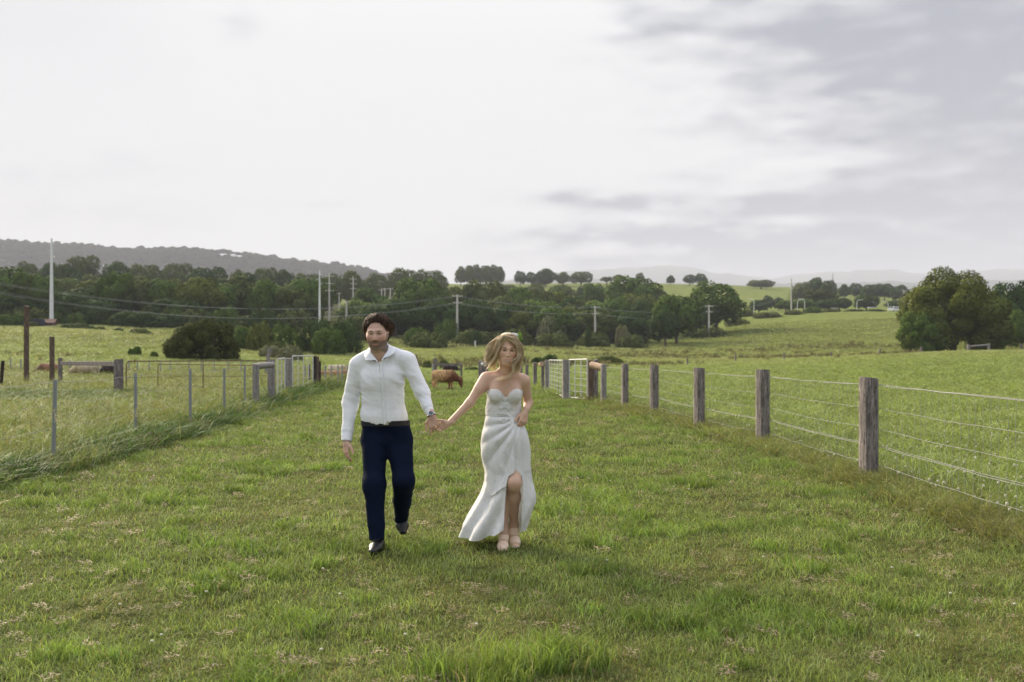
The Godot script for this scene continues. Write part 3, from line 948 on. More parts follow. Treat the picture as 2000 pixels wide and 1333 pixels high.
# ---------------------------------------------------------------- materials
func wood_image(sd: int, base: Color, dark: Color, crack: float) -> Array:
	var w := 128
	var h := 512
	var im := Image.create(w, h, false, Image.FORMAT_RGB8)
	var hm := Image.create(w, h, false, Image.FORMAT_RGB8)
	var n := noise3(sd, 1.0, 4)
	for j in h:
		for i in w:
			var a := TAU * i / w
			var x := cos(a) * 2.2
			var z := sin(a) * 2.2
			var g := n.get_noise_3d(x * 4.0, j * 0.006, z * 4.0)
			var f := n.get_noise_3d(x * 14.0, j * 0.012, z * 14.0)
			var blot := n.get_noise_3d(x * 0.6, j * 0.01, z * 0.6 + 9.0)
			var line := absf(n.get_noise_3d(x * 2.0 + 40.0, j * 0.0025, z * 2.0))
			var cr := smoothstep(0.035, 0.0, line) * crack
			var t := clampf(0.5 + g * 0.9 + f * 0.6 + blot * 0.5, 0.0, 1.0)
			var c := dark.lerp(base, t)
			c = c.lerp(dark * 0.35, cr)
			im.set_pixel(i, j, c)
			var q := clampf(0.5 + g * 0.4 + f * 0.4 - cr * 0.6, 0.0, 1.0)
			hm.set_pixel(i, j, Color(q, q, q))
	return [ImageTexture.create_from_image(im), ImageTexture.create_from_image(hm)]

func wood(sd: int, base: Color, dark: Color, crack := 0.9) -> StandardMaterial3D:
	var m := mat(Color.WHITE, 0.9)
	var t := wood_image(sd, base, dark, crack)
	m.albedo_texture = t[0]
	m.heightmap_enabled = true
	m.heightmap_texture = t[1]
	m.heightmap_scale = 0.8
	return m

func make_materials() -> void:
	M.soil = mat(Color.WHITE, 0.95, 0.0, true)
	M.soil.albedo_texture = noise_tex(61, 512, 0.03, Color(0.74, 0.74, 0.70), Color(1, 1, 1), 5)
	M.soil.uv1_triplanar = true
	M.soil.uv1_world_triplanar = true
	M.soil.uv1_scale = Vector3.ONE * 0.11
	M.soil.metallic_specular = 0.1
	M.wood_floor = mat(lin(0.05, 0.06, 0.025), 1.0)
	M.far_hill = mat(lin(0.05, 0.065, 0.05), 1.0)
	M.grass = mat(Color.WHITE, 0.6, 0.0, true)
	M.grass.metallic_specular = 0.25
	M.grass.backlight_enabled = true
	M.grass.backlight = lin(0.70, 0.76, 0.42)
	for e in [["leaf_green", 0.076, 0.122, 0.026], ["leaf_dark", 0.045, 0.078, 0.023], ["leaf_olive", 0.088, 0.108, 0.034], ["leaf_bright", 0.12, 0.175, 0.04], ["leaf_pale", 0.18, 0.185, 0.105], ["leaf_rust", 0.062, 0.072, 0.022], ["leaf_warm", 0.105, 0.124, 0.026], ["leaf_far", 0.065, 0.065, 0.038]]:
		var m := mat(lin(e[1], e[2], e[3]), 0.8, 0.0, true)
		m.metallic_specular = 0.1
		m.backlight_enabled = true
		m.backlight = lin(0.14, 0.16, 0.05)
		M[e[0]] = m
	M.bark = mat(Color.WHITE, 0.95)
	M.bark.albedo_texture = noise_tex(62, 256, 0.02, Color(0.28, 0.24, 0.20), Color(0.52, 0.48, 0.43), 4)
	M.bark.uv1_triplanar = true
	M.bark.uv1_scale = Vector3(1.2, 0.3, 1.2)
	M.post_grey = wood(101, Color(0.60, 0.565, 0.55), Color(0.36, 0.335, 0.325))
	M.post_pale = wood(102, Color(0.66, 0.64, 0.625), Color(0.44, 0.425, 0.415))
	M.post_brown = wood(103, Color(0.51, 0.44, 0.385), Color(0.29, 0.24, 0.205))
	M.post_dark = wood(104, Color(0.30, 0.26, 0.245), Color(0.12, 0.10, 0.09))
	M.fresh_cut = wood(105, Color(0.78, 0.68, 0.58), Color(0.62, 0.52, 0.43), 0.3)
	M.pole_wood = mat(lin(0.52, 0.50, 0.46), 0.9)
	M.steel = mat(lin(0.42, 0.45, 0.46), 0.5, 0.35)
	M.steel.albedo_texture = noise_tex(64, 256, 0.04, Color(0.72, 0.72, 0.72), Color(1, 1, 1), 4)
	M.steel.uv1_triplanar = true
	M.steel.uv1_scale = Vector3.ONE * 6.0
	M.wire = mat(lin(0.27, 0.27, 0.26), 0.6, 0.1)
	M.soil.normal_enabled = true
	M.soil.normal_texture = noise_tex(63, 512, 0.05, Color.BLACK, Color.WHITE, 5, 6.0)
	M.white_paint = mat(lin(0.74, 0.74, 0.72), 0.5)
	M.gate_paint = mat(lin(0.55, 0.56, 0.54), 0.5)
	M.rust = mat(Color.WHITE, 0.85)
	M.rust.albedo_texture = noise_tex(65, 256, 0.05, Color(0.30, 0.20, 0.14), Color(0.52, 0.43, 0.35), 4)
	M.rust.uv1_triplanar = true
	M.rust.uv1_scale = Vector3.ONE * 3.0
	M.cable = mat(lin(0.32, 0.33, 0.34), 0.6)
	M.glass = mat(lin(0.03, 0.035, 0.04), 0.1)
	M.rubber = mat(lin(0.02, 0.02, 0.02), 0.8)
	M.black = mat(lin(0.012, 0.012, 0.015), 0.5)
	M.asphalt = mat(lin(0.16, 0.16, 0.165), 0.9)

# ---------------------------------------------------------------- fences and gates
func depth_of(base_py: float) -> float:
	return EYE / ((base_py - 666.5) / F - 0.0139)

func post_mesh(sd: int, w: float, dp: float, tall: float, round_ := 0.35, lean := 0.0) -> ArrayMesh:
	var r := RandomNumberGenerator.new()
	r.seed = sd
	var b := MB.new()
	var k := 20
	var rows := []
	var levels := [-0.35, 0.0, 0.25 * tall, 0.5 * tall, 0.75 * tall, tall - 0.02, tall]
	var shape := []
	for i in k:
		shape.append(1.0 + r.randf_range(-0.035, 0.035))
	var slope := r.randf_range(-0.02, 0.02)
	for l in levels.size():
		var row := []
		for i in k + 1:
			var a := TAU * (i + 0.5) / k
			var ca := cos(a)
			var sa := sin(a)
			var q := lerpf(1.0 / maxf(absf(ca), absf(sa)), 1.0, round_)
			var s: float = shape[i % k] * (1.0 + r.randf_range(-0.012, 0.012)) * (0.94 if l == levels.size() - 1 else 1.0)
			var p := Vector3(ca * q * w * 0.5 * s + lean * levels[l], levels[l] + (ca * slope if l >= 5 else 0.0), sa * q * dp * 0.5 * s)
			row.append(b.vert(p, Vector3(ca, 0, sa), Vector2(float(i) / k, levels[l] / 1.3)))
		rows.append(row)
	for l in rows.size() - 1:
		for i in k:
			b.quad(rows[l][i], rows[l][i + 1], rows[l + 1][i + 1], rows[l + 1][i])
	smooth_normals(b)
	var mid := b.vert(Vector3(lean * tall, tall - 0.006, 0), Vector3.UP, Vector2(0.5, 0.5))
	var first := b.v.size()
	for i in k + 1:
		var p: Vector3 = b.v[rows[-1][i]]
		b.vert(p, Vector3.UP, Vector2(0.5 + p.x, 0.5 + p.z))
	for i in k:
		b.tri(mid, first + i, first + i + 1)
	return b.build()

func star_picket(sd: int, tall: float) -> ArrayMesh:           # three-winged steel post
	var b := MB.new()
	for k in 3:
		var a := TAU * k / 3.0 + 0.5
		var d := Vector3(cos(a), 0, sin(a))
		b.box(d * 0.016 + Vector3.UP * (tall * 0.5 - 0.15), Vector3(0.036, tall + 0.3, 0.007), Basis(Vector3.UP, -a), 0.002)
	for j in 7:
		b.ball(Vector3(0.006, 0.16 + j * tall / 8.0, 0.012), Vector3(0.006, 0.004, 0.006), 3, 5)
	return b.build()

func strand(a: Vector3, e: Vector3, r: float, sag: float, sd: int, b: MB = null) -> MB:
	var g := RandomNumberGenerator.new()
	g.seed = sd
	if b == null:
		b = MB.new()
	var path := []
	var n := 14
	for i in n + 1:
		var t := float(i) / n
		path.append(a.lerp(e, t) + Vector3(0, -sag * 4.0 * t * (1.0 - t) + (g.randf_range(-0.006, 0.006) if i > 0 and i < n else 0.0), 0))
	b.tube(path, [r], 4, false)
	return b

func gate(called: String, label: String, a: Vector3, e: Vector3, tall: float, m: Material, bars: int, rails: int, group: String, r := 0.022, corner := 0.0) -> Node3D:
	# a tubular gate from foot a to foot e
	var o := thing(called, label, "gate", a, 0.0, group)
	var along := e - a
	var up := Vector3.UP * tall
	var b := MB.new()
	if corner > 0.0:
		var d := along.normalized()
		var path := [Vector3.ZERO]
		for k in 6:
			var t := PI / 2.0 * k / 5.0
			path.append(up - Vector3.UP * corner * (1.0 - sin(t)) + d * corner * (1.0 - cos(t)))
		for k in 6:
			var t := PI / 2.0 * k / 5.0
			path.append(along + up - Vector3.UP * corner * (1.0 - cos(t)) - d * corner * (1.0 - sin(t)))
		path.append(along)
		b.tube(path, [r], 8)
		b.tube([Vector3.ZERO, along], [r * 0.9], 8)
	else:
		b.tube([Vector3.ZERO, up], [r], 8)
		b.tube([along, along + up], [r], 8)
		b.tube([up, along + up], [r], 8)
		b.tube([Vector3.ZERO, along], [r], 8)
	part("frame", b.build(), m, o)
	for k in bars:
		var t := (k + 1.0) / (bars + 1.0)
		var q := MB.new()
		q.tube([along * t, along * t + up], [r * 0.75], 6)
		part("bar", q.build(), m, o)
	for k in rails:
		var q := MB.new()
		var y := tall * (k + 1.0) / (rails + 1.0)
		q.tube([Vector3.UP * y, along + Vector3.UP * y], [r * 0.4], 5)
		part("rail", q.build(), M.wire if m != M.rust else m, o)
	return o

func posts_on(o: Node3D, list: Array, thick := 1.0) -> Array:  # [px, base py, top py, width px, material, roundness]
	var feet := []
	for i in list.size():
		var e = list[i]
		var d: float = e[6] if e.size() > 6 else depth_of(e[1])
		var p := on_ground(e[0], d)
		var tall: float = EYE - (e[2] - 666.5) / F * d - p.y
		var w: float = e[3] / F * d
		var q := part("post", post_mesh(int(e[0]) + 3, w * 0.76, w * 0.76 * thick, tall, e[5]), M[e[4]], o, p - o.position)
		q.rotation.y = rng.randf_range(0.25, 0.5) * (1.0 if e[0] > 1000 else -1.0)
		feet.append([p, tall, w])
	return feet

func build_fences() -> void:
	# right: split posts, five line wires and netting
	var o := thing("paddock_fence", "grey timber post and wire netting fence along the right of the grass path", "fence", on_ground(1697, 11.98))
	var list := [[2420, 1250, 760, 62, "post_grey", 0.2, 6.0], [1697, 945, 738, 36, "post_grey", 0.15], [1490, 870, 722, 26, "post_grey", 0.2], [1366, 840, 719, 22, "post_grey", 0.2], [1278, 812, 713, 18, "post_grey", 0.3], [1221, 802, 711, 15.5, "post_grey", 0.3], [1179, 790, 712, 14, "post_pale", 0.5]]
	var feet := posts_on(o, list)
	var wires := [1.13, 0.86, 0.61, 0.40, 0.18]
	for s in feet.size() - 1:
		var a: Vector3 = feet[s][0] - o.position
		var e: Vector3 = feet[s + 1][0] - o.position
		for k in wires.size():
			var y: float = wires[k]
			var b := strand(a + Vector3(0.09, y, 0.02), e + Vector3(0.09, y, 0.02), 0.0033 if k in [0, 3] else 0.0026, 0.03 if k > 0 else 0.015, 70 + s * 9 + k)
			if k in [0, 3]:
				strand(a + Vector3(0.095, y + 0.008, 0.02), e + Vector3(0.095, y + 0.008, 0.02), 0.003, 0.02, 700 + s * 9 + k, b)
			part("line_wire", b.build(), M.wire, o)
		var nb := MB.new()
		var g := RandomNumberGenerator.new()
		g.seed = 300 + s
		var n := int(a.distance_to(e) / 0.15)
		for i in range(1, n):
			var t := float(i) / n
			var q := a.lerp(e, t) + Vector3(0.09, 0, 0.02)
			var bow := g.randf_range(-0.03, 0.05)
			var path := []
			for k in 6:
				var y := lerpf(0.08, 1.12, k / 5.0)
				path.append(q + Vector3(0, y, 0) + (e - a).normalized() * bow * sin(k * 1.3) )
			nb.tube(path, [0.0018], 3, false)
		var st := part("netting", nb.build(), M.wire, o)
		st.set_meta("kind", "stuff")
	# gateway on the right
	o = thing("gate_posts", "timber gateway posts behind the bride with a pale cut rail wedged between them", "fence", on_ground(1157, 32.2))
	posts_on(o, [[1154, 792, 704, 15, "post_brown", 0.8, 32.2], [1163, 790, 703, 12, "post_grey", 0.6, 33.2], [1105, 780, 703, 17, "post_pale", 0.6, 34.8], [1068, 765, 704, 9.5, "post_pale", 0.7, 42.0], [1060, 766, 706, 8, "post_grey", 0.7, 42.5], [1045, 760, 708, 9, "post_grey", 0.6, 46.0], [1029, 757, 713, 8, "post_grey", 0.6, 48.0], [944, 760, 706, 24, "post_grey", 0.6, 47.0], [1018, 757, 714, 7, "post_grey", 0.6, 50.0]])
	var b := MB.new()
	var p := at(1156, 713, 32.1)
	var q := at(1174, 719, 31.5)
	b.tube([p - o.position + Vector3(-0.02, 0, 0.22), q - o.position + Vector3(0.06, 0, 0.15)], [0.115], 14, true)
	part("brace_rail", b.build(), M.fresh_cut, o)
	b = MB.new()
	b.tube([at(1063, 711, 42) - o.position + Vector3(-0.1, 0, 0.1), at(1056, 712, 46.0) - o.position], [0.10], 12, true)
	part("brace_rail", b.build(), M.fresh_cut, o)
	b = MB.new()
	b.ball(at(942, 712, 46.7) - o.position, Vector3(0.07, 0.08, 0.06), 6, 8)
	part("insulator", b.build(), M.white_paint, o)
	b = MB.new()
	strand(at(1166, 735, 32.0) - o.position, at(1155, 782, 32.0) - o.position, 0.006, 0.1, 5, b)
	part("tie_wire", b.build(), M.black, o)
	gate("farm_gate", "white tubular gate standing open nearest the fence behind the bride", on_ground(1112, 34.7) + Vector3(0, 0.06, 0), on_ground(1147, 32.9) + Vector3(0, 0.06, 0), 1.31, M.gate_paint, 2, 5, "white gates behind the bride", 0.022)
	gate("farm_gate", "white mesh gate beyond the wide grey gatepost behind the bride", on_ground(1073, 41.6) + Vector3(0, 0.06, 0), on_ground(1100, 35.6) + Vector3(0, 0.06, 0), 1.28, M.gate_paint, 4, 7, "white gates behind the bride", 0.018)
	# left: star pickets
	o = thing("picket_fence", "galvanised star picket and wire fence along the left of the grass path", "fence", on_ground(102, 13.67))
	var tops := []
	var pk := [[-420, 8.2, 742, 1.22], [102, 13.67, 742, 0], [264, 17.9, 729, 0], [371, 20.9, 722, 0], [438, 24.8, 720, 0], [477, 28.3, 715, 0]]
	for e in pk:
		p = on_ground(e[0], e[1])
		var tall: float = e[3] if e[3] > 0 else EYE - (e[2] - 666.5) / F * e[1] - p.y
		var st := part("post", star_picket(int(e[0]), tall), M.steel, o, p - o.position)
		st.rotation = Vector3(rng.randf_range(-0.03, 0.03), rng.randf() * 1.0, rng.randf_range(-0.02, 0.02))
		tops.append([p - o.position, tall])
	var last: Array = [on_ground(499, 28.6) - o.position, 1.3]
	tops.append(last)
	for s in tops.size() - 1:
		for k in 4:
			var f: float = [0.97, 0.72, 0.45, 0.2][k]
			part("line_wire", strand(tops[s][0] + Vector3(0.02, tops[s][1] * f, 0.01), tops[s + 1][0] + Vector3(0.02, tops[s + 1][1] * f, 0.01), 0.0032 if k == 0 else 0.0022, 0.03, 900 + s * 5 + k).build(), M.wire, o)
	# gateway on the left
	o = thing("gate_posts", "grey timber gateway posts left of the man with a log brace between the nearest two", "fence", on_ground(528, 31.0))
	posts_on(o, [[499, 802, 711, 16, "post_pale", 0.75, 28.3], [530, 790, 702, 18, "post_pale", 0.75, 31.2], [563, 772, 700, 16, "post_pale", 0.6, 38.0], [614, 760, 696, 8, "post_dark", 0.4, 44.6], [619, 760, 697, 9, "post_brown", 0.5, 45.4], [624, 760, 706, 6, "post_dark", 0.6, 46.4], [604, 758, 712, 5, "post_grey", 0.6, 47.4]])
	b = MB.new()
	b.tube([at(499, 716, 28.6) - o.position, at(532, 713, 30.8) - o.position], [0.10, 0.09], 12)
	part("log_brace", b.build(), M.post_pale, o)
	b = MB.new()
	strand(at(508, 733, 28.5) - o.position, at(524, 778, 31.0) - o.position, 0.006, 0.05, 6, b)
	part("tie_wire", b.build(), M.black, o)
	gate("farm_gate", "pale tubular gate standing between the two grey posts left of the man", on_ground(542, 32.6) + Vector3(0, 0.08, 0), on_ground(556, 37.4) + Vector3(0, 0.08, 0), 1.34, M.gate_paint, 1, 5, "pale gates left of the man", 0.024)
	gate("farm_gate", "pale tubular gate hung on the dark post just left of the man", on_ground(571, 38.6) + Vector3(0, 0.08, 0), on_ground(611, 44.2) + Vector3(0, 0.08, 0), 1.42, M.gate_paint, 3, 5, "pale gates left of the man", 0.024)
	# rusty gates and yard timber in the long grass
	gate("rusty_gate", "long rusty tube gate with rounded corner standing in long grass on the left", on_ground(246, 37.0) + Vector3(0, 0.1, 0), on_ground(534, 40.5) + Vector3(0, 0.1, 0), 1.22, M.rust, 1, 1, "old gates in the long grass", 0.021, 0.14)
	gate("steel_gate", "thin grey brown tube gate in front of the long rusty gate", on_ground(308, 35.6) + Vector3(0, 0.1, 0), on_ground(497, 31.0) + Vector3(0, 0.1, 0), 1.12, M.rust, 1, 2, "old gates in the long grass", 0.016, 0.09)
	o = thing("timber_rail_fence", "old grey yard rail between a thin and a thick post on the left", "fence", on_ground(230, 36.0))
	posts_on(o, [[231, 745, 702, 20, "post_grey", 0.5, 36.0], [117, 735, 699, 9, "post_grey", 0.5, 44.0]])
	b = MB.new()
	p = at(119, 710, 43.6) - o.position
	q = at(226, 711, 36.3) - o.position
	b.box((p + q) * 0.5, Vector3(p.distance_to(q), 0.17, 0.07), Basis.looking_at(q - p, Vector3.UP) * Basis(Vector3.UP, PI / 2), 0.01)
	part("rail", b.build(), M.post_grey, o)
	for e in [[51, 598, 10.5, "tallest weathered brown post standing alone in the long grass", 0.0], [101, 658, 10.0, "shorter brown stump post beside the tallest weathered post", 0.0]]:
		p = on_ground(e[0], 45.0)
		var st := part("timber_post", post_mesh(int(e[0]), e[2] / F * 45.0 * 0.86, 0.22, EYE - (e[1] - 666.5) / F * 45.0 - p.y, 0.7), M.post_brown, self, p)
		tag(st, e[3], "post", "brown posts in the long grass")
	p = on_ground(0, 40.0)
	tag(part("timber_post", post_mesh(77, 0.12, 0.12, EYE - (705.0 - 666.5) / F * 40.0 - p.y, 0.6, 0.08), M.post_dark, self, p), "dark leaning post cut by the left edge of the picture", "post", "brown posts in the long grass")
	# timber rail behind the grazing calf
	o = thing("timber_rail_fence", "low grey rail on two posts behind the grazing shaggy calf", "fence", on_ground(850, 58.0))
	posts_on(o, [[850, 740, 700, 8, "post_grey", 0.5, 58.0], [901, 737, 710, 5, "post_grey", 0.5, 60.0]])
	b = MB.new()
	p = at(850, 712.5, 58.0) - o.position
	q = at(902, 712.5, 60.0) - o.position
	b.box((p + q) * 0.5 + Vector3(0, 0, 0.08), Vector3(p.distance_to(q), 0.15, 0.07), Basis.looking_at(q - p, Vector3.UP) * Basis(Vector3.UP, PI / 2), 0.01)
	part("rail", b.build(), M.post_grey, o)
	# pickets behind the left gates, past the man to the calf
	picket_row("small grey picket fence crossing the pasture behind the man and the brown cows", [[596, 50], [635, 50], [647, 50.5], [660, 51], [668, 51], [679, 51.5], [690, 52], [702, 53], [780, 55], [815, 56], [845, 57.6]], 1.02)
	picket_row("distant small pickets beyond the rusty gate on the left", [[20, 62], [40, 62], [136, 62], [251, 62], [268, 62], [291, 62], [313, 62], [332, 62], [369, 62], [393, 62], [418, 62], [445, 62], [470, 62]], 1.05)
	picket_row("faint pickets across the hay field on the left", [[25, 150], [60, 150], [95, 150], [131, 150], [163, 150], [196, 150], [228, 150], [262, 150], [300, 150]], 1.1)
	# far posts on the right crest
	o = thing("boundary_fence", "line of far off grey posts along the crest at the right", "fence", on_ground(1624, 160.0))
	posts_on(o, [[1343, 713, 701, 4, "post_grey", 0.5, 118.0], [1437, 706, 692, 3.6, "post_grey", 0.5, 150.0], [1532, 703, 689, 3.6, "post_grey", 0.5, 155.0], [1624, 701, 687, 3.8, "post_grey", 0.5, 156.0], [1719, 697, 681, 3.8, "post_grey", 0.5, 158.0], [1800, 693, 678, 5, "post_grey", 0.5, 158.0], [1995, 684, 672, 4, "post_grey", 0.5, 160.0]])
	o = thing("timber_rail_fence", "low grey rail on two posts in front of the biggest tree", "fence", on_ground(1892, 158.0))
	var f2 := posts_on(o, [[1892, 690, 673, 6, "post_pale", 0.5, 158.0], [1932, 688, 671, 6, "post_pale", 0.5, 158.0]])
	b = MB.new()
	p = f2[0][0] + Vector3.UP * (f2[0][1] - 0.35) - o.position
	q = f2[1][0] + Vector3.UP * (f2[1][1] - 0.25) - o.position
	b.tube([p, q], [0.14], 8)
	part("rail", b.build(), M.post_pale, o)
	# row of dark posts before the scrub behind the bride
	o = thing("boundary_fence", "row of small dark posts before the scrub behind the bride", "fence", on_ground(1000, 215.0))
	var many := []
	for i in 24:
		many.append([892.0 + i * 10.3 + rng.randf_range(-2, 2), 680, 0, 1.8, "post_dark", 0.5, 212.0 + i * 0.4])
	for e in many:
		p = on_ground(e[0], e[6])
		part("post", post_mesh(int(e[0]), 0.17, 0.17, rng.randf_range(1.0, 1.35), 0.6), M.post_dark, o, p - o.position)
	p = on_ground(928, 209.0)
	part("white_post", post_mesh(9, 0.3, 0.3, 1.6, 0.6), M.white_paint, o, p - o.position)

func picket_row(label: String, list: Array, tall: float) -> void:
	var o := thing("picket_fence", label, "fence", on_ground(list[0][0], list[0][1]))
	var prev := Vector3.INF
	for e in list:
		var p := on_ground(e[0], e[1])
		var b := MB.new()
		b.box(Vector3(0, tall * 0.5 - 0.1, 0), Vector3(0.07, tall + 0.2, 0.05), Basis(Vector3.UP, 0.3), 0.004)
		part("post", b.build(), M.steel, o, p - o.position)
		if prev != Vector3.INF:
			for k in 2:
				part("line_wire", strand(prev - o.position + Vector3.UP * tall * (0.95 - 0.4 * k), p - o.position + Vector3.UP * tall * (0.95 - 0.4 * k), 0.005, 0.02, int(e[0])).build(), M.wire, o)
		prev = p

# ---------------------------------------------------------------- poles, cables and what stands far off
func pole_arm(o: Node3D, y: float, half: float, turn: float, m: Material, insul := 4) -> void:
	var bas := Basis(Vector3.UP, turn)
	var b := MB.new()
	b.box(Vector3(0, y, 0) + bas * Vector3(0, 0, 0.2), Vector3(half * 2.0, 0.16, 0.14), bas, 0.01)
	part("crossarm", b.build(), m, o)
	for k in insul:
		var t := -1.0 + 2.0 * k / (insul - 1.0)
		b = MB.new()
		b.tube([Vector3(0, y + 0.06, 0) + bas * Vector3(t * half * 0.92, 0, 0.2), Vector3(0, y + 0.3, 0) + bas * Vector3(t * half * 0.92, 0, 0.2)], [0.07, 0.05], 6)
		part("insulator", b.build(), M.white_paint, o)

func timber_pole(px: float, top: float, d: float, arms: Array, label: String, turn := 0.35) -> Node3D:
	var base := on_ground(px, d)
	var tall := EYE - (top - 666.5) / F * d - base.y
	var o := thing("power_pole", label, "power pole", base, 0.0, "timber power poles along the wood")
	var b := MB.new()
	b.tube([Vector3(0, -0.5, 0), Vector3(0, tall * 0.5, 0), Vector3(0, tall, 0)], [0.32, 0.27, 0.21], 10)
	part("pole", b.build(), M.pole_wood, o)
	for a in arms:
		pole_arm(o, tall - a[0], a[1], turn, M.pole_wood)
	return o

func steel_pole(px: float, top: float, d: float, label: String, arms := 3, w := 0.42) -> void:
	var base := on_ground(px, d)
	var tall := EYE - (top - 666.5) / F * d - base.y
	var o := thing("steel_pole", label, "power pole", base, 0.0, "tall steel power poles")
	var b := MB.new()
	b.tube([Vector3(0, -0.5, 0), Vector3(0, tall * 0.5, 0), Vector3(0, tall, 0)], [w, w * 0.72, w * 0.36], 14)
	part("shaft", b.build(), M.pale_steel, o)
	for k in arms:
		b = MB.new()
		var y := tall * (0.93 - 0.07 * k)
		var s := 1.0 if k % 2 == 0 else -1.0
		b.tube([Vector3(0, y, 0), Vector3(s * 0.75, y + 0.12, 0.1)], [0.05, 0.04], 6)
		part("arm", b.build(), M.pale_steel, o)

func cable(label: String, a: Vector3, e: Vector3, sag: float, group: String, r := 0.019) -> void:
	var b := MB.new()
	var path := []
	for i in 33:
		var t := i / 32.0
		path.append(a.lerp(e, t) - a + Vector3.DOWN * sag * 4.0 * t * (1.0 - t))
	b.tube(path, [r], 4, false)
	tag(part("power_line", b.build(), M.cable, self, a), label, "power line", group)

func lamp_post(px: float, top: float, d: float, side: float, label: String) -> void:
	var base := on_ground(px, d)
	var tall := EYE - (top - 666.5) / F * d - base.y
	var o := thing("street_lamp", label, "street lamp", base, 0.0, "street lamps along the road")
	var b := MB.new()
	var path := [Vector3(0, -0.3, 0), Vector3(0, tall - 1.2, 0)]
	for k in 5:
		var t := PI / 2.0 * (k + 1) / 5.0
		path.append(Vector3(side * 1.2 * (1.0 - cos(t)), tall - 1.2 + 1.2 * sin(t), 0))
	path.append(Vector3(side * 2.0, tall, 0))
	b.tube(path, [0.13, 0.11, 0.09], 8)
	part("post", b.build(), M.pole_wood if side == 0.0 else M.pale_steel, o)
	b = MB.new()
	b.box(Vector3(side * 2.3, tall - 0.02, 0), Vector3(0.7, 0.16, 0.3), Basis(), 0.04)
	part("lamp_head", b.build(), M.pale_steel, o)

func vehicle(called: String, label: String, cat: String, px: float, d: float, long: float, tall: float, turn: float, paint: Material) -> void:
	var o := thing(called, label, cat, on_ground(px, d) + Vector3.UP * 0.05, turn)
	var wide := tall * 0.92
	var side := []
	var hood := 0.16 if cat == "van" else 0.30
	for q in [[0.0, 0.16], [0.0, 0.55], [hood * 0.7, 0.60], [hood * 1.35, 0.97], [hood * 1.35 + 0.08, 1.0], [0.92, 1.0 if cat == "van" else 0.97], [0.985, 0.9 if cat == "van" else 0.62], [1.0, 0.5], [1.0, 0.16]]:
		side.append(Vector2((q[0] - 0.5) * long, q[1] * tall))
	var b := MB.new()
	var n := side.size()
	for s in [-1.0, 1.0]:
		var ps := []
		for q in side:
			ps.append(Vector3(q.x, q.y, s * wide * 0.5))
		b.face_n(ps, Vector3(0, 0, s))
	for i in n:
		var p: Vector2 = side[i]
		var q: Vector2 = side[(i + 1) % n]
		var nm := Vector3(-(q.y - p.y), q.x - p.x, 0).normalized()
		b.face_n([Vector3(p.x, p.y, -wide * 0.5), Vector3(q.x, q.y, -wide * 0.5), Vector3(q.x, q.y, wide * 0.5), Vector3(p.x, p.y, wide * 0.5)], nm)
	part("body", b.build(), paint, o)
	for s in [-1.0, 1.0]:
		for k in 2:
			b = MB.new()
			b.box(Vector3((-0.12 + 0.34 * k) * long, tall * 0.74, s * (wide * 0.5 + 0.004)), Vector3(long * 0.28, tall * 0.27, 0.02), Basis(), 0.004)
			part("window", b.build(), M.glass, o)
			b = MB.new()
			var c := Vector3((-0.30 + 0.58 * k) * long, tall * 0.17, s * wide * 0.44)
			b.tube([c - Vector3(0, 0, 0.11), c + Vector3(0, 0, 0.11)], [tall * 0.17], 14)
			part("wheel", b.build(), M.rubber, o)
	b = MB.new()
	var p0: Vector2 = side[2]
	var p1: Vector2 = side[3]
	var m2 := (p0 + p1) * 0.5
	b.box(Vector3(m2.x - 0.02, m2.y + 0.02, 0), Vector3(0.02, p0.distance_to(p1) * 0.86, wide * 0.84), Basis(Vector3.BACK, -atan2(p1.x - p0.x, p1.y - p0.y)), 0.004)
	part("windscreen", b.build(), M.glass, o)

func house(label: String, px: float, d: float, wide: float, tall: float, turn: float, wall: Material, roof: Material, group := "", base_py := 0.0) -> void:
	var at0 := on_ground(px, d)
	if base_py > 0.0:
		at0.y = EYE - (base_py - 666.5) / F * d
	var o := thing("house", label, "house", at0, turn, group)
	var dp := wide * 0.7
	var b := MB.new()
	b.box(Vector3(0, tall * 0.5 - 1.0, 0), Vector3(wide, tall + 2.0, dp), Basis(), 0.02)
	for s in [-1.0, 1.0]:
		b.face_n([Vector3(s * wide * 0.5, tall, -dp * 0.5), Vector3(s * wide * 0.5, tall, dp * 0.5), Vector3(s * wide * 0.5, tall + dp * 0.3, 0)], Vector3(s, 0, 0))
	part("wall", b.build(), wall, o)
	b = MB.new()
	var slope := Vector2(dp * 0.5, dp * 0.3).length() + 0.4
	var an := atan2(dp * 0.3, dp * 0.5)
	for s in [-1.0, 1.0]:
		b.box(Vector3(0, tall + dp * 0.15 + 0.05, s * (dp * 0.25 + 0.1)), Vector3(wide + 0.8, 0.14, slope), Basis(Vector3.RIGHT, s * an), 0.02)
	part("roof", b.build(), roof, o)
	for k in 3:
		b = MB.new()
		b.box(Vector3((k - 1) * wide * 0.3, tall * 0.55, dp * 0.5 + 0.02), Vector3(wide * 0.14, tall * 0.4, 0.06), Basis(), 0.01)
		part("window" if k != 1 else "door", b.build(), M.glass, o)

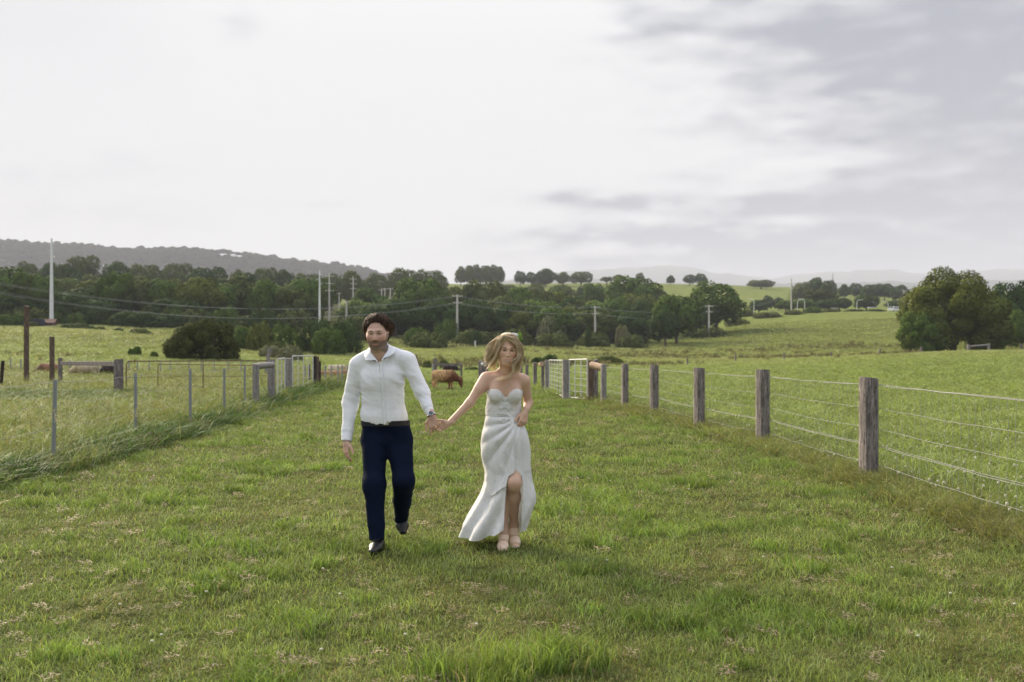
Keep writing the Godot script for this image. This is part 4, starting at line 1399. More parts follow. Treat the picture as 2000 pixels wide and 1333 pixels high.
func build_poles() -> void:
	M.pale_steel = mat(lin(0.74, 0.76, 0.76), 0.5)
	steel_pole(100, 466, 230, "tallest pale steel pole, standing by the hedge at far left", 3, 0.5)
	steel_pole(624, 528, 234, "tall pale steel pole rising left of the man's head", 3, 0.34)
	steel_pole(201, 515, 470, "pale steel pole behind the wood, second from the left", 3, 0.5)
	steel_pole(294, 520, 560, "short seeming pale steel pole top behind the wood, third from the left", 3, 0.55)
	steel_pole(721.5, 541, 520, "pale steel pole top above the man, rightmost of the steel poles", 3, 0.5)
	timber_pole(893, 576, 240, [[0.35, 1.25], [2.0, 1.0]], "timber pole with two crossarms right of the man's head")
	timber_pole(1162.5, 598, 262, [[0.4, 1.25], [2.1, 1.0]], "timber pole with two crossarms right of the bride's head")
	timber_pole(1385, 596, 284, [[0.4, 1.3], [2.0, 1.0]], "timber pole at the foot of the dark round tree on the right")
	timber_pole(1546, 544, 392, [[4.0, 1.0]], "lone tall timber pole standing on the road crest", 0.8)
	timber_pole(1766, 567, 400, [[0.4, 1.2], [1.8, 1.0]], "timber pole beside the left side of the biggest tree")
	timber_pole(643, 533, 330, [[1.2, 1.5], [3.6, 1.5], [6.0, 1.5]], "dark timber pole with three crossarms right of the tall steel pole", 0.6)
	timber_pole(689.5, 540, 420, [[1.2, 1.6], [3.2, 1.6], [5.2, 1.6]], "timber pole with many arms above the man's left shoulder", 0.6)
	timber_pole(662, 572, 420, [[0.4, 0.9]], "small plain timber pole between the two many armed poles")
	timber_pole(676.5, 588, 300, [[0.4, 1.0]], "short timber pole just left of the man's hair")
	timber_pole(745, 565, 430, [[0.4, 1.5]], "left one of three close poles above the man's head")
	timber_pole(751.5, 563, 430, [[0.4, 1.5]], "middle one of three close poles above the man's head")
	timber_pole(762, 563, 420, [[0.4, 1.2]], "right one of three close poles above the man's head")
	timber_pole(1115, 582, 420, [[0.3, 0.9]], "small pale pole in the wood above the bride's left arm")
	lamp_post(1473, 584, 420, -1.0, "street lamp left of the lone tall pole")
	lamp_post(1558, 586, 420, 1.0, "street lamp just right of the lone tall pole")
	lamp_post(1572, 584, 410, -1.0, "second street lamp right of the lone tall pole")
	lamp_post(1674, 586, 420, 1.0, "street lamp halfway along the crest road")
	lamp_post(1735, 589, 410, -1.0, "street lamp nearest the white van")
	# conductors
	var g := "power lines across the wood"
	var lines := [["left edge to pole by the man", [-140, 528, 185], [893, 578.5, 240], 5.0], ["pole by the man to pole by the bride", [893, 578.5, 240], [1162, 600.5, 262], 0.9], ["pole by the bride to pole at the dark tree", [1162, 600.5, 262], [1385, 598.5, 284], 1.5], ["pole at the dark tree to lone tall pole", [1385, 598.5, 284], [1546, 565, 392], 1.4]]
	for e in lines:
		var a := at(e[1][0], e[1][1], e[1][2])
		var q := at(e[2][0], e[2][1], e[2][2])
		for k in 2:
			cable("upper %s power line, %s" % ["front" if k else "back", e[0]], a + Vector3(0.9 - 1.8 * k, 0, -0.4 + 0.6 * k), q + Vector3(0.9 - 1.8 * k, 0, -0.4 + 0.6 * k), e[3], g)
			cable("lower %s power line, %s" % ["front" if k else "back", e[0]], a + Vector3(0.8 - 1.6 * k, -1.65, -0.4 + 0.6 * k), q + Vector3(0.8 - 1.6 * k, -1.65, -0.4 + 0.6 * k), e[3] * 1.08, g)

func build_far_things() -> void:
	var roof_grey := mat(lin(0.25, 0.25, 0.26), 0.7)
	var roof_red := mat(lin(0.20, 0.12, 0.09), 0.8)
	var white := mat(lin(0.72, 0.72, 0.70), 0.7)
	vehicle("parked_van", "white van parked on the crest road left of the biggest tree", "van", 1746, 396, 4.6, 2.0, 0.7, mat(lin(0.75, 0.76, 0.77), 0.35))
	vehicle("parked_car", "small white car on the crest road behind the hedge", "car", 1626, 395, 3.9, 1.45, 0.1, mat(lin(0.72, 0.72, 0.72), 0.35))
	vehicle("parked_truck", "dark blue vehicle half hidden behind the brown post at far left", "truck", 66, 224, 4.6, 1.9, 0.2, mat(lin(0.02, 0.03, 0.06), 0.4))
	house("tiny white house beyond the road on the right skyline", 1699, 520, 5.0, 1.7, 0.2, white, roof_grey)
	house("left one of the white houses on the hazy hill", 436, 2450, 15.0, 7.0, 0.1, white, white, "white houses on the hazy hill", 504)
	house("middle one of the white houses on the hazy hill", 452, 2450, 17.0, 8.0, -0.1, white, white, "white houses on the hazy hill", 506)
	house("right one of the white houses on the hazy hill", 466, 2450, 14.0, 7.0, 0.1, white, white, "white houses on the hazy hill", 507)
	house("low shed with reddish roof beside the tallest steel pole", 92, 226, 3.2, 1.0, 0.1, mat(lin(0.2, 0.12, 0.1), 0.8), roof_red)
	# warning sign by the road in the wood
	var o := thing("road_sign", "small yellow diamond road sign in front of the wood", "sign", on_ground(1274, 276))
	var b := MB.new()
	b.tube([Vector3(0, -0.3, 0), Vector3(0, 2.6, 0)], [0.05], 6)
	part("post", b.build(), M.steel, o)
	b = MB.new()
	b.box(Vector3(0, 2.3, 0.08), Vector3(0.75, 0.75, 0.02), Basis(Vector3.BACK, PI / 4), 0.004)
	part("plate", b.build(), mat(lin(0.85, 0.42, 0.02), 0.5), o)
	# the bit of road that shows by the sign
	b = MB.new()
	var prev := [-1, -1]
	for i in 21:
		var t := i / 20.0
		var c := on_ground(lerpf(1215, 1300, t), lerpf(254, 268, t))
		var l := Vector3(c.x, height(c.x, c.z - 4.5) + 0.05, c.z - 4.5)
		var r := Vector3(c.x, height(c.x, c.z + 4.5) + 0.05, c.z + 4.5)
		var k := [b.vert(l, Vector3.UP), b.vert(r, Vector3.UP)]
		if i > 0:
			b.quad(prev[0], k[0], k[1], prev[1])
		prev = k
	struct("road", b.build(), M.asphalt)
	# pale tub in the pasture
	o = thing("water_tub", "pale plastic tub standing in the pasture behind the rusty gate", "tub", on_ground(349, 72))
	b = MB.new()
	b.tube([Vector3(0, 0, 0), Vector3(0, 0.35, 0), Vector3(0, 0.4, 0), Vector3(0, 0.42, 0)], [0.2, 0.23, 0.26, 0.25], 18)
	part("bucket", b.build(), M.white_paint, o)
	b = MB.new()
	b.tube([Vector3(-0.25, 0.4, 0), Vector3(0, 0.5, 0.1), Vector3(0.25, 0.4, 0)], [0.012], 6)
	part("handle", b.build(), M.steel, o)
	var p := on_ground(517, 60)
	tag(part("timber_post", post_mesh(517, 0.22, 0.22, EYE - (680.0 - 666.5) / F * 60.0 - p.y, 0.6, 0.16), M.post_pale, self, p), "leaning pale post behind the rusty gate near the weedy mound", "post")

# ---------------------------------------------------------------- bodies: distance fields meshed as surface nets
class Sdf:
	var a := PackedVector3Array()
	var dd := PackedVector3Array()
	var inv := PackedFloat32Array()
	var ra := PackedFloat32Array()
	var rb := PackedFloat32Array()
	var kk := PackedFloat32Array()
	var sc := PackedVector3Array()
	var ms := PackedFloat32Array()
	var op := PackedInt32Array()
	func cap(p: Vector3, q: Vector3, r0: float, r1: float, k := 0.02, s := Vector3.ONE, subtract := false) -> void:
		a.push_back(p)
		var d := (q - p) / s
		dd.push_back(d)
		inv.push_back(1.0 / maxf(d.length_squared(), 1e-9))
		ra.push_back(r0)
		rb.push_back(r1)
		kk.push_back(k)
		sc.push_back(s)
		ms.push_back(minf(s.x, minf(s.y, s.z)))
		op.push_back(1 if subtract else 0)
	func ell(c: Vector3, r: Vector3, k := 0.02, subtract := false) -> void:
		var m := minf(r.x, minf(r.y, r.z))
		cap(c, c, m, m, k, r / m, subtract)
	func one(i: int, p: Vector3) -> float:
		var q := (p - a[i]) / sc[i]
		var h := clampf(q.dot(dd[i]) * inv[i], 0.0, 1.0)
		return ((q - dd[i] * h).length() - (ra[i] + (rb[i] - ra[i]) * h)) * ms[i]
	func f(p: Vector3, list: PackedInt32Array) -> float:
		var d := 1e3
		for i in list:
			var q := (p - a[i]) / sc[i]
			var dv := dd[i]
			var h := clampf(q.dot(dv) * inv[i], 0.0, 1.0)
			var e := ((q - dv * h).length() - (ra[i] + (rb[i] - ra[i]) * h)) * ms[i]
			var k := kk[i]
			if op[i] == 0:
				var x := k - absf(d - e)
				d = minf(d, e)
				if x > 0.0:
					d -= x * x / k * 0.25
			else:
				var x := k - absf(d + e)
				d = maxf(d, -e)
				if x > 0.0:
					d += x * x / k * 0.25
		return d
	func all() -> PackedInt32Array:
		return PackedInt32Array(range(a.size()))
	func skin(b: MB, cell: float, post = null, tint = null, xf := Transform3D(), margin := 0.0) -> void:
		var lo := Vector3.INF
		var hi := -Vector3.INF
		for i in a.size():
			if op[i] == 0:
				var r := maxf(ra[i], rb[i])
				var e := a[i] + dd[i] * sc[i]
				lo = lo.min(a[i] - sc[i] * r).min(e - sc[i] * r)
				hi = hi.max(a[i] + sc[i] * r).max(e + sc[i] * r)
		var pad := Vector3.ONE * (cell * 2.0 + 0.02 + margin)
		lo -= pad
		hi += pad
		var blk := 6
		var bx := int(ceil((hi.x - lo.x) / cell / blk))
		var by := int(ceil((hi.y - lo.y) / cell / blk))
		var bz := int(ceil((hi.z - lo.z) / cell / blk))
		var nx := bx * blk + 1
		var ny := by * blk + 1
		var nz := bz * blk + 1
		var val := PackedFloat32Array()
		val.resize(nx * ny * nz)
		val.fill(1e20)
		var made := PackedInt32Array()
		made.resize(nx * ny * nz)
		made.fill(-1)
		var cells := PackedInt32Array()
		var rad := blk * cell * 0.87
		var first := b.v.size()
		var use_post: bool = post != null
		var sxy := nx * ny
		var off := PackedInt32Array([0, 1, nx, nx + 1, sxy, sxy + 1, sxy + nx, sxy + nx + 1])
		var eg := PackedInt32Array([0, 1, 2, 3, 4, 5, 6, 7, 0, 2, 1, 3, 4, 6, 5, 7, 0, 4, 1, 5, 2, 6, 3, 7])
		var total := a.size()
		for kz in bz:
			for ky in by:
				for kx in bx:
					var c := lo + Vector3(kx + 0.5, ky + 0.5, kz + 0.5) * (blk * cell)
					var list := PackedInt32Array()
					var any := false
					for i in total:
						if one(i, c) < rad + kk[i] + margin + 0.005:
							list.push_back(i)
							if op[i] == 0:
								any = true
					if not any:
						continue
					if absf(f(c, list)) > rad * 1.35 + margin:
						continue
					for z in range(kz * blk, kz * blk + blk + 1):
						for y in range(ky * blk, ky * blk + blk + 1):
							var o := z * sxy + y * nx
							for x in range(kx * blk, kx * blk + blk + 1):
								if val[o + x] > 1e19:
									var p := lo + Vector3(x, y, z) * cell
									var d := f(p, list)
									if use_post:
										d = post.call(p, d)
									val[o + x] = d
					for z in range(kz * blk, kz * blk + blk):
						for y in range(ky * blk, ky * blk + blk):
							for x in range(kx * blk, kx * blk + blk):
								var o := z * sxy + y * nx + x
								var m := 0
								for q in 8:
									if val[o + off[q]] < 0.0:
										m += 1
								if m == 0 or m == 8:
									continue
								var s := Vector3.ZERO
								var n := 0
								for q in 12:
									var e0 := eg[q * 2]
									var e1 := eg[q * 2 + 1]
									var v0 := val[o + off[e0]]
									var v1 := val[o + off[e1]]
									if (v0 < 0.0) != (v1 < 0.0):
										var t := v0 / (v0 - v1)
										var p0 := Vector3(e0 & 1, (e0 >> 1) & 1, e0 >> 2)
										var p1 := Vector3(e1 & 1, (e1 >> 1) & 1, e1 >> 2)
										s += p0.lerp(p1, t)
										n += 1
								var at := lo + (Vector3(x, y, z) + s / n) * cell
								made[o] = b.v.size()
								if tint != null:
									b.col = tint.call(at)
								b.v.push_back(at)
								b.n.push_back(Vector3.ZERO)
								b.c.push_back(b.col)
								b.uv.push_back(Vector2(at.x, at.y))
								cells.push_back(o)
		var steps := PackedInt32Array([1, nx, sxy])
		var start := b.idx.size()
		for o in cells:
			var v0 := val[o]
			for ax in 3:
				var v1 := val[o + steps[ax]]
				if (v0 < 0.0) == (v1 < 0.0) or v1 > 1e19:
					continue
				var s1 := steps[(ax + 1) % 3]
				var s2 := steps[(ax + 2) % 3]
				if o - s1 - s2 < 0:
					continue
				var p := made[o]
				var q := made[o - s1]
				var r := made[o - s1 - s2]
				var t := made[o - s2]
				if p < 0 or q < 0 or r < 0 or t < 0:
					continue
				if v0 < 0.0:
					b.idx.append_array(PackedInt32Array([p, q, r, p, r, t]))
				else:
					b.idx.append_array(PackedInt32Array([p, r, q, p, t, r]))
		for i in range(start, b.idx.size(), 3):
			var p := b.idx[i]
			var q := b.idx[i + 1]
			var r := b.idx[i + 2]
			var g := (b.v[r] - b.v[p]).cross(b.v[q] - b.v[p])
			b.n[p] += g
			b.n[q] += g
			b.n[r] += g
		for i in range(first, b.v.size()):
			b.n[i] = xf.basis * b.n[i].normalized()
			b.v[i] = xf * b.v[i]
	func hit(from: Vector3, to: Vector3, near := 0.0) -> Vector3:    # where a line meets the surface
		var list := all()
		var d := (to - from).normalized()
		var t := 0.0
		for i in 200:
			var e := f(from + d * t, list)
			if e < 0.001:
				break
			t += e * 0.8
			if t > from.distance_to(to) * 1.3:
				break
		return from + d * (t - near)

func cow_mesh(sd: int, grazing: bool, shag: float, tones: Array) -> ArrayMesh:   # faces +x, about 1.5 m long, feet on y 0
	var s := Sdf.new()
	var z := Vector3(0, 0, 1)
	s.cap(Vector3(-0.50, 0.86, 0), Vector3(-0.05, 0.82, 0), 0.32, 0.35, 0.1, Vector3(1, 1, 0.86))
	s.cap(Vector3(-0.05, 0.80, 0), Vector3(0.40, 0.82, 0), 0.35, 0.33, 0.12, Vector3(1, 1, 0.84))
	s.cap(Vector3(-0.62, 0.98, 0), Vector3(-0.45, 0.98, 0), 0.15, 0.2, 0.1)
	s.cap(Vector3(0.36, 1.02, 0), Vector3(0.2, 1.0, 0), 0.16, 0.16, 0.12)
	s.cap(Vector3(0.42, 0.66, 0), Vector3(0.5, 0.74, 0), 0.16, 0.15, 0.1)
	for q in [-1.0, 1.0]:
		s.cap(Vector3(-0.56, 0.86, q * 0.13), Vector3(-0.50, 0.58, q * 0.15), 0.17, 0.11, 0.08)
		s.cap(Vector3(-0.50, 0.58, q * 0.15), Vector3(-0.64 + 0.05 * q, 0.34, q * 0.15), 0.12, 0.075, 0.05)
		s.cap(Vector3(-0.64 + 0.05 * q, 0.34, q * 0.15), Vector3(-0.60 + 0.07 * q, 0.05, q * 0.15), 0.072, 0.062, 0.03)
		s.cap(Vector3(0.38, 0.78, q * 0.14), Vector3(0.36 + 0.05 * q, 0.40, q * 0.14), 0.16, 0.092, 0.07)
		s.cap(Vector3(0.36 + 0.05 * q, 0.40, q * 0.14), Vector3(0.37 + 0.08 * q, 0.05, q * 0.14), 0.085, 0.062, 0.03)
	var poll := Vector3(0.98, 0.62, 0) if grazing else Vector3(0.92, 1.16, 0)
	var nose := Vector3(1.06, 0.14, 0) if grazing else Vector3(1.26, 0.98, 0)
	s.cap(Vector3(0.42, 0.88, 0), poll + Vector3(-0.12, 0.02, 0), 0.27, 0.18, 0.12, Vector3(1, 1, 0.8))
	s.cap(poll, poll.lerp(nose, 0.55), 0.15, 0.115, 0.06, Vector3(1, 1, 0.92))
	s.cap(poll.lerp(nose, 0.55), nose, 0.09, 0.075, 0.05)
	for q in [-1.0, 1.0]:
		s.cap(poll + z * q * 0.1 + Vector3(-0.03, 0.03, 0), poll + Vector3(-0.07, -0.03, 0) + z * q * 0.24, 0.035, 0.05, 0.03, Vector3(1, 0.7, 1))
	s.cap(Vector3(-0.74, 1.0, 0), Vector3(-0.80, 0.62, 0), 0.035, 0.03, 0.04)
	s.cap(Vector3(-0.80, 0.62, 0), Vector3(-0.79, 0.42, 0), 0.045, 0.03, 0.03)
	var hair := noise3(sd, 1.0, 3)
	var post := func(p: Vector3, d: float) -> float:
		return d + shag * hair.get_noise_3d(p.x * 13.0, p.y * 3.0, p.z * 13.0) * smoothstep(0.1, 0.4, p.y)
	var tint := func(p: Vector3) -> Color:
		var front := smoothstep(-0.3, 0.6, p.x + 0.7 * (0.85 - p.y)) if p.y > 0.45 else smoothstep(-0.1, 0.9, p.x)
		var c: Color = tones[0].lerp(tones[1], front)
		var n := hair.get_noise_3d(p.x * 9.0, p.y * 2.5, p.z * 9.0)
		if p.y < 0.09:
			return Color(0.03, 0.025, 0.02)
		return c * (1.0 + 0.65 * n)
	var b := MB.new()
	s.skin(b, 0.022, post, tint, Transform3D(), shag)
	return b.build()

func cow(mesh: ArrayMesh, label: String, p: Vector3, turn: float, size: float, called := "cow") -> void:
	var o := thing(called, label, "cow", p, turn, "cattle in the pasture")
	o.scale = Vector3.ONE * size
	part("body", mesh, M.hide, o)

func build_cattle() -> void:
	M.hide = mat(Color.WHITE, 0.85, 0.0, true)
	M.hide.rim_enabled = true
	M.hide.rim = 0.5
	var ginger := cow_mesh(201, true, 0.075, [Color(0.52, 0.32, 0.15), Color(0.16, 0.06, 0.025)])
	var dark := cow_mesh(202, true, 0.03, [Color(0.035, 0.022, 0.016), Color(0.03, 0.02, 0.016)])
	var brown := cow_mesh(203, true, 0.03, [Color(0.27, 0.135, 0.07), Color(0.13, 0.06, 0.03)])
	var cream := cow_mesh(204, true, 0.03, [Color(0.52, 0.43, 0.30), Color(0.46, 0.36, 0.22)])
	cow(ginger, "shaggy ginger calf grazing between the man and the bride", on_ground(868, 45.0), 0.12, 0.72, "highland_calf")
	cow(dark, "black cow standing behind the low rail and the ginger calf", on_ground(880, 76.0) - Vector3(0, 0.1, 0), 0.1, 0.72)
	cow(brown, "reddish brown cow between the two tall brown posts on the left", on_ground(93, 60.0) - Vector3(0, 0.12, 0), PI - 0.1, 0.8)
	cow(cream, "cream cow in long grass under the old grey yard rail", on_ground(168, 56.0), PI + 0.1, 0.86)
	cow(dark, "dark cow with pale back left of the thick grey yard post", on_ground(216, 57.0), PI - 0.3, 0.8)
	cow(brown, "brown cow lying nearest the dark gatepost left of the man", on_ground(641, 56.0) - Vector3(0, 0.35, 0), PI, 0.8)
	cow(brown, "brown cow lying just behind the man's right arm", on_ground(668, 58.0) - Vector3(0, 0.4, 0), 0.2, 0.85)
	cow(cream, "cream cow behind the brown cows left of the man", on_ground(660, 66.0) - Vector3(0, 0.2, 0), 0.1, 0.85)

# ---------------------------------------------------------------- the couple
func head_field(female: bool) -> Sdf:                          # metres, eyes at y 0, face towards +z, x to the picture's right
	var s := Sdf.new()
	var w := 0.94 if female else 1.0
	s.ell(Vector3(0, 0.038, -0.018), Vector3(0.077 * w, 0.094, 0.098), 0.02)
	s.ell(Vector3(0, -0.03, 0.018), Vector3(0.066 * w, 0.088, 0.072), 0.03)
	s.cap(Vector3(0, -0.104, 0.056), Vector3(0, -0.100, 0.050), 0.021 if not female else 0.017, 0.024, 0.03, Vector3(1.35 if not female else 1.0, 1, 1))
	for q in [-1.0, 1.0]:
		s.cap(Vector3(q * 0.050 * w, -0.064, 0.006), Vector3(q * 0.022, -0.1, 0.045), 0.020, 0.017, 0.03)
		s.cap(Vector3(q * 0.046 * w, -0.024, 0.052), Vector3(q * 0.058 * w, -0.014, 0.02), 0.021, 0.018, 0.03)
		s.cap(Vector3(q * 0.012, 0.020, 0.083), Vector3(q * 0.044 * w, 0.019, 0.066), 0.010, 0.010, 0.018)
		s.ell(Vector3(q * 0.031 * w, -0.002, 0.094), Vector3(0.0195, 0.012, 0.0165), 0.012, true)
		s.cap(Vector3(q * 0.018 * w, 0.0055, 0.081), Vector3(q * 0.044 * w, 0.0045, 0.071), 0.0052, 0.0050, 0.004)
		s.cap(Vector3(q * 0.018 * w, -0.0085, 0.078), Vector3(q * 0.044 * w, -0.0075, 0.070), 0.0048, 0.0046, 0.005)
		s.ell(Vector3(q * (0.0115 if not female else 0.0095), -0.041, 0.087), Vector3(0.0075, 0.0068, 0.009), 0.007)
		s.cap(Vector3(q * 0.079 * w, 0.012, -0.012), Vector3(q * 0.076 * w, -0.030, -0.004), 0.017, 0.011, 0.008, Vector3(0.55, 1, 1))
	s.cap(Vector3(0, 0.012, 0.084), Vector3(0, -0.037, 0.100 if not female else 0.095), 0.0075, 0.0105 if not female else 0.0082, 0.010)
	s.ell(Vector3(0, -0.0735, 0.066), Vector3(0.028, 0.016, 0.018), 0.02)
	for q in [-1.0, 1.0]:
		s.cap(Vector3(0, -0.0695, 0.0815), Vector3(q * 0.020, -0.0735, 0.0755), 0.0042, 0.003, 0.006)
		s.cap(Vector3(0, -0.0810, 0.0805), Vector3(q * 0.018, -0.0775, 0.0755), 0.0052, 0.0032, 0.006)
		if not female:
			s.cap(Vector3(0, -0.0752, 0.0878), Vector3(q * 0.023, -0.0748, 0.0805), 0.0020, 0.0016, 0.003, Vector3.ONE, true)
	s.cap(Vector3(0, -0.06, -0.02), Vector3(0, -0.17, -0.035), 0.056 if not female else 0.047, 0.058 if not female else 0.046, 0.03)
	return s

func hand(s: Sdf, wrist: Vector3, fwd: Vector3, back: Vector3, thumb_side: Vector3, curls: Array, size: float, spread := 0.06, thumb_bend := 0.4) -> void:
	fwd = fwd.normalized()
	back = (back - fwd * back.dot(fwd)).normalized()
	var side := fwd.cross(back).normalized()
	if side.dot(thumb_side) < 0.0:
		side = -side
	var z := size
	s.cap(wrist - fwd * 0.03 * z, wrist + fwd * 0.02 * z, 0.026 * z, 0.024 * z, 0.02 * z)
	for i in 4:
		var o := 0.030 - 0.0205 * i
		var knuckle := wrist + (fwd * (0.092 - 0.004 * absf(i - 1.0) - 0.004 * maxf(i - 2.0, 0.0)) + side * o) * z
		s.cap(wrist + (fwd * 0.018 + side * o * 0.55) * z, knuckle, 0.0165 * z, 0.0118 * z, 0.014 * z)
		var dir := (fwd + side * (spread * (1.0 - i * 0.72))).normalized()
		var axis := dir.cross(-back).normalized()
		var p := knuckle
		var total: float = [0.072, 0.080, 0.074, 0.058][i] * z
		var r: float = [0.0092, 0.0096, 0.009, 0.0078][i] * z
		for j in 3:
			dir = dir.rotated(axis, curls[i] * [0.8, 1.0, 0.7][j])
			var q: Vector3 = p + dir * total * [0.45, 0.31, 0.24][j]
			s.cap(p, q, r * [1.06, 0.98, 0.9][j], r * [0.98, 0.9, 0.78][j], 0.005 * z)
			p = q
	var t0 := wrist + (fwd * 0.022 + side * 0.020 - back * 0.006) * z
	var d := (fwd * 0.62 + side * 0.68 - back * 0.25).normalized()
	var t1 := t0 + d * 0.042 * z
	s.cap(t0, t1, 0.0165 * z, 0.0125 * z, 0.014 * z)
	var ax := d.cross(fwd).normalized()
	d = d.rotated(ax, thumb_bend)
	var t2 := t1 + d * 0.034 * z
	s.cap(t1, t2, 0.0112 * z, 0.0098 * z, 0.006 * z)
	d = d.rotated(ax, thumb_bend * 0.7)
	s.cap(t2, t2 + d * 0.026 * z, 0.0098 * z, 0.0082 * z, 0.005 * z)

func lock(b: MB, pts: Array, r0: float, c0: Color, c1: Color, squash := 0.55, wave := 0.0, phase := 0.0) -> void:     # a tapering strand through the given points
	var cv := Curve3D.new()
	for i in pts.size():
		var tan_: Vector3 = (pts[mini(i + 1, pts.size() - 1)] - pts[maxi(i - 1, 0)]) * 0.18
		cv.add_point(pts[i], -tan_, tan_)
	var n := 9 if wave == 0.0 else 13
	var path := []
	var radii := []
	var whole := cv.get_baked_length()
	for i in n + 1:
		var t := float(i) / n
		path.append(cv.sample_baked(whole * t, true) + Vector3(1.0, 0.2, 0.7) * wave * sin(t * 12.0 + phase) * smoothstep(0.1, 0.7, t))
		radii.append(r0 * (0.55 + 0.9 * t * (1.0 - t)) * (1.0 - 0.75 * t * t) + 0.0004)
	var first := b.v.size()
	b.tube(path, radii, 5, false, squash)
	for i in range(first, b.v.size()):
		b.c[i] = c0.lerp(c1, clampf(float(i - first) / (b.v.size() - first), 0.0, 1.0))

func eyes(root: Node3D, xf: Transform3D, w: float, iris: Color, lash: float) -> void:
	for q in [-1.0, 1.0]:
		var b := MB.new()
		var c := Vector3(q * 0.031 * w, -0.0015, 0.0665)
		b.col = Color(0.62, 0.58, 0.56)
		b.ball(c, Vector3.ONE * 0.0128, 8, 10)
		b.col = iris
		b.ball(c + Vector3(0, 0, 0.0086), Vector3(0.0072, 0.0070, 0.0050), 6, 10)
		b.col = Color(0.01, 0.01, 0.01)
		b.ball(c + Vector3(0, 0, 0.0118), Vector3(0.0028, 0.0028, 0.0022), 4, 8)
		for i in b.v.size():
			b.v[i] = xf * b.v[i]
			b.n[i] = xf.basis * b.n[i]
		part("eye", b.build(), M.eye, root)
		b = MB.new()                                              # lashes and brow
		b.col = lash_color(iris)
		var line := []
		for k in 6:
			var t := k / 5.0
			line.append(xf * Vector3(q * (0.018 + 0.027 * t) * w, 0.0025 + 0.0045 * sin(t * PI) - 0.002 * t, 0.0835 - 0.010 * t * t))
		b.tube(line, [lash * 0.6, lash, lash, lash * 0.6], 5, false)
		line = []
		for k in 6:
			var t := k / 5.0
			line.append(xf * Vector3(q * (0.013 + 0.038 * t) * w, 0.0195 + 0.0065 * sin(t * PI * 0.75) - 0.003 * t, 0.0925 - 0.020 * t * t))
		b.tube(line, [0.003, 0.0042, 0.004, 0.0034, 0.0026, 0.001], 5, true, 0.8)
		part("eyebrow", b.build(), M.hair, root)

func lash_color(iris: Color) -> Color:
	return Color(0.035, 0.024, 0.018) if iris.b > iris.r else Color(0.05, 0.032, 0.02)

func cloth_noise(sd: int) -> FastNoiseLite:
	var n := noise3(sd, 1.0, 2)
	n.fractal_type = FastNoiseLite.FRACTAL_RIDGED
	return n

func build_couple() -> void:
	M.skin = mat(Color.WHITE, 0.5, 0.0, true)
	M.skin.subsurf_scatter_enabled = true
	M.skin.subsurf_scatter_strength = 0.12
	M.skin.metallic_specular = 0.35
	M.eye = mat(Color.WHITE, 0.15, 0.0, true)
	M.hair = mat(Color.WHITE, 0.45, 0.0, true)
	M.hair.metallic_specular = 0.4
	M.hair.backlight_enabled = true
	M.hair.backlight = lin(0.75, 0.72, 0.66)
	M.blonde = mat(Color.WHITE, 0.5, 0.0, true)
	M.blonde.metallic_specular = 0.5
	M.blonde.backlight_enabled = true
	M.blonde.backlight = lin(0.4, 0.38, 0.34)
	M.shirt = mat(lin(0.80, 0.815, 0.86), 0.85)
	M.shirt.normal_enabled = true
	M.shirt.normal_texture = noise_tex(66, 256, 0.03, Color.BLACK, Color.WHITE, 4, 1.7)
	M.shirt.uv1_triplanar = true
	M.shirt.uv1_scale = Vector3(1.6, 3.6, 1.6)
	M.shirt.rim_enabled = true
	M.shirt.rim = 0.4
	M.navy = mat(lin(0.006, 0.0105, 0.026), 0.75)
	M.navy.metallic_specular = 0.12
	M.navy.normal_enabled = true
	M.navy.normal_texture = noise_tex(67, 256, 0.02, Color.BLACK, Color.WHITE, 4, 1.5)
	M.navy.uv1_triplanar = true
	M.navy.uv1_scale = Vector3(2.0, 3.0, 2.0)
	M.shoe_black = mat(lin(0.010, 0.011, 0.014), 0.38)
	M.shoe_black.clearcoat_enabled = true
	M.shoe_black.clearcoat = 0.15
	M.chrome = mat(lin(0.55, 0.56, 0.58), 0.25, 0.9)
	M.gold = mat(lin(0.75, 0.55, 0.25), 0.3, 0.9)
	M.tan_suede = mat(lin(0.86, 0.66, 0.52), 0.9)
	build_man()
	build_bride()

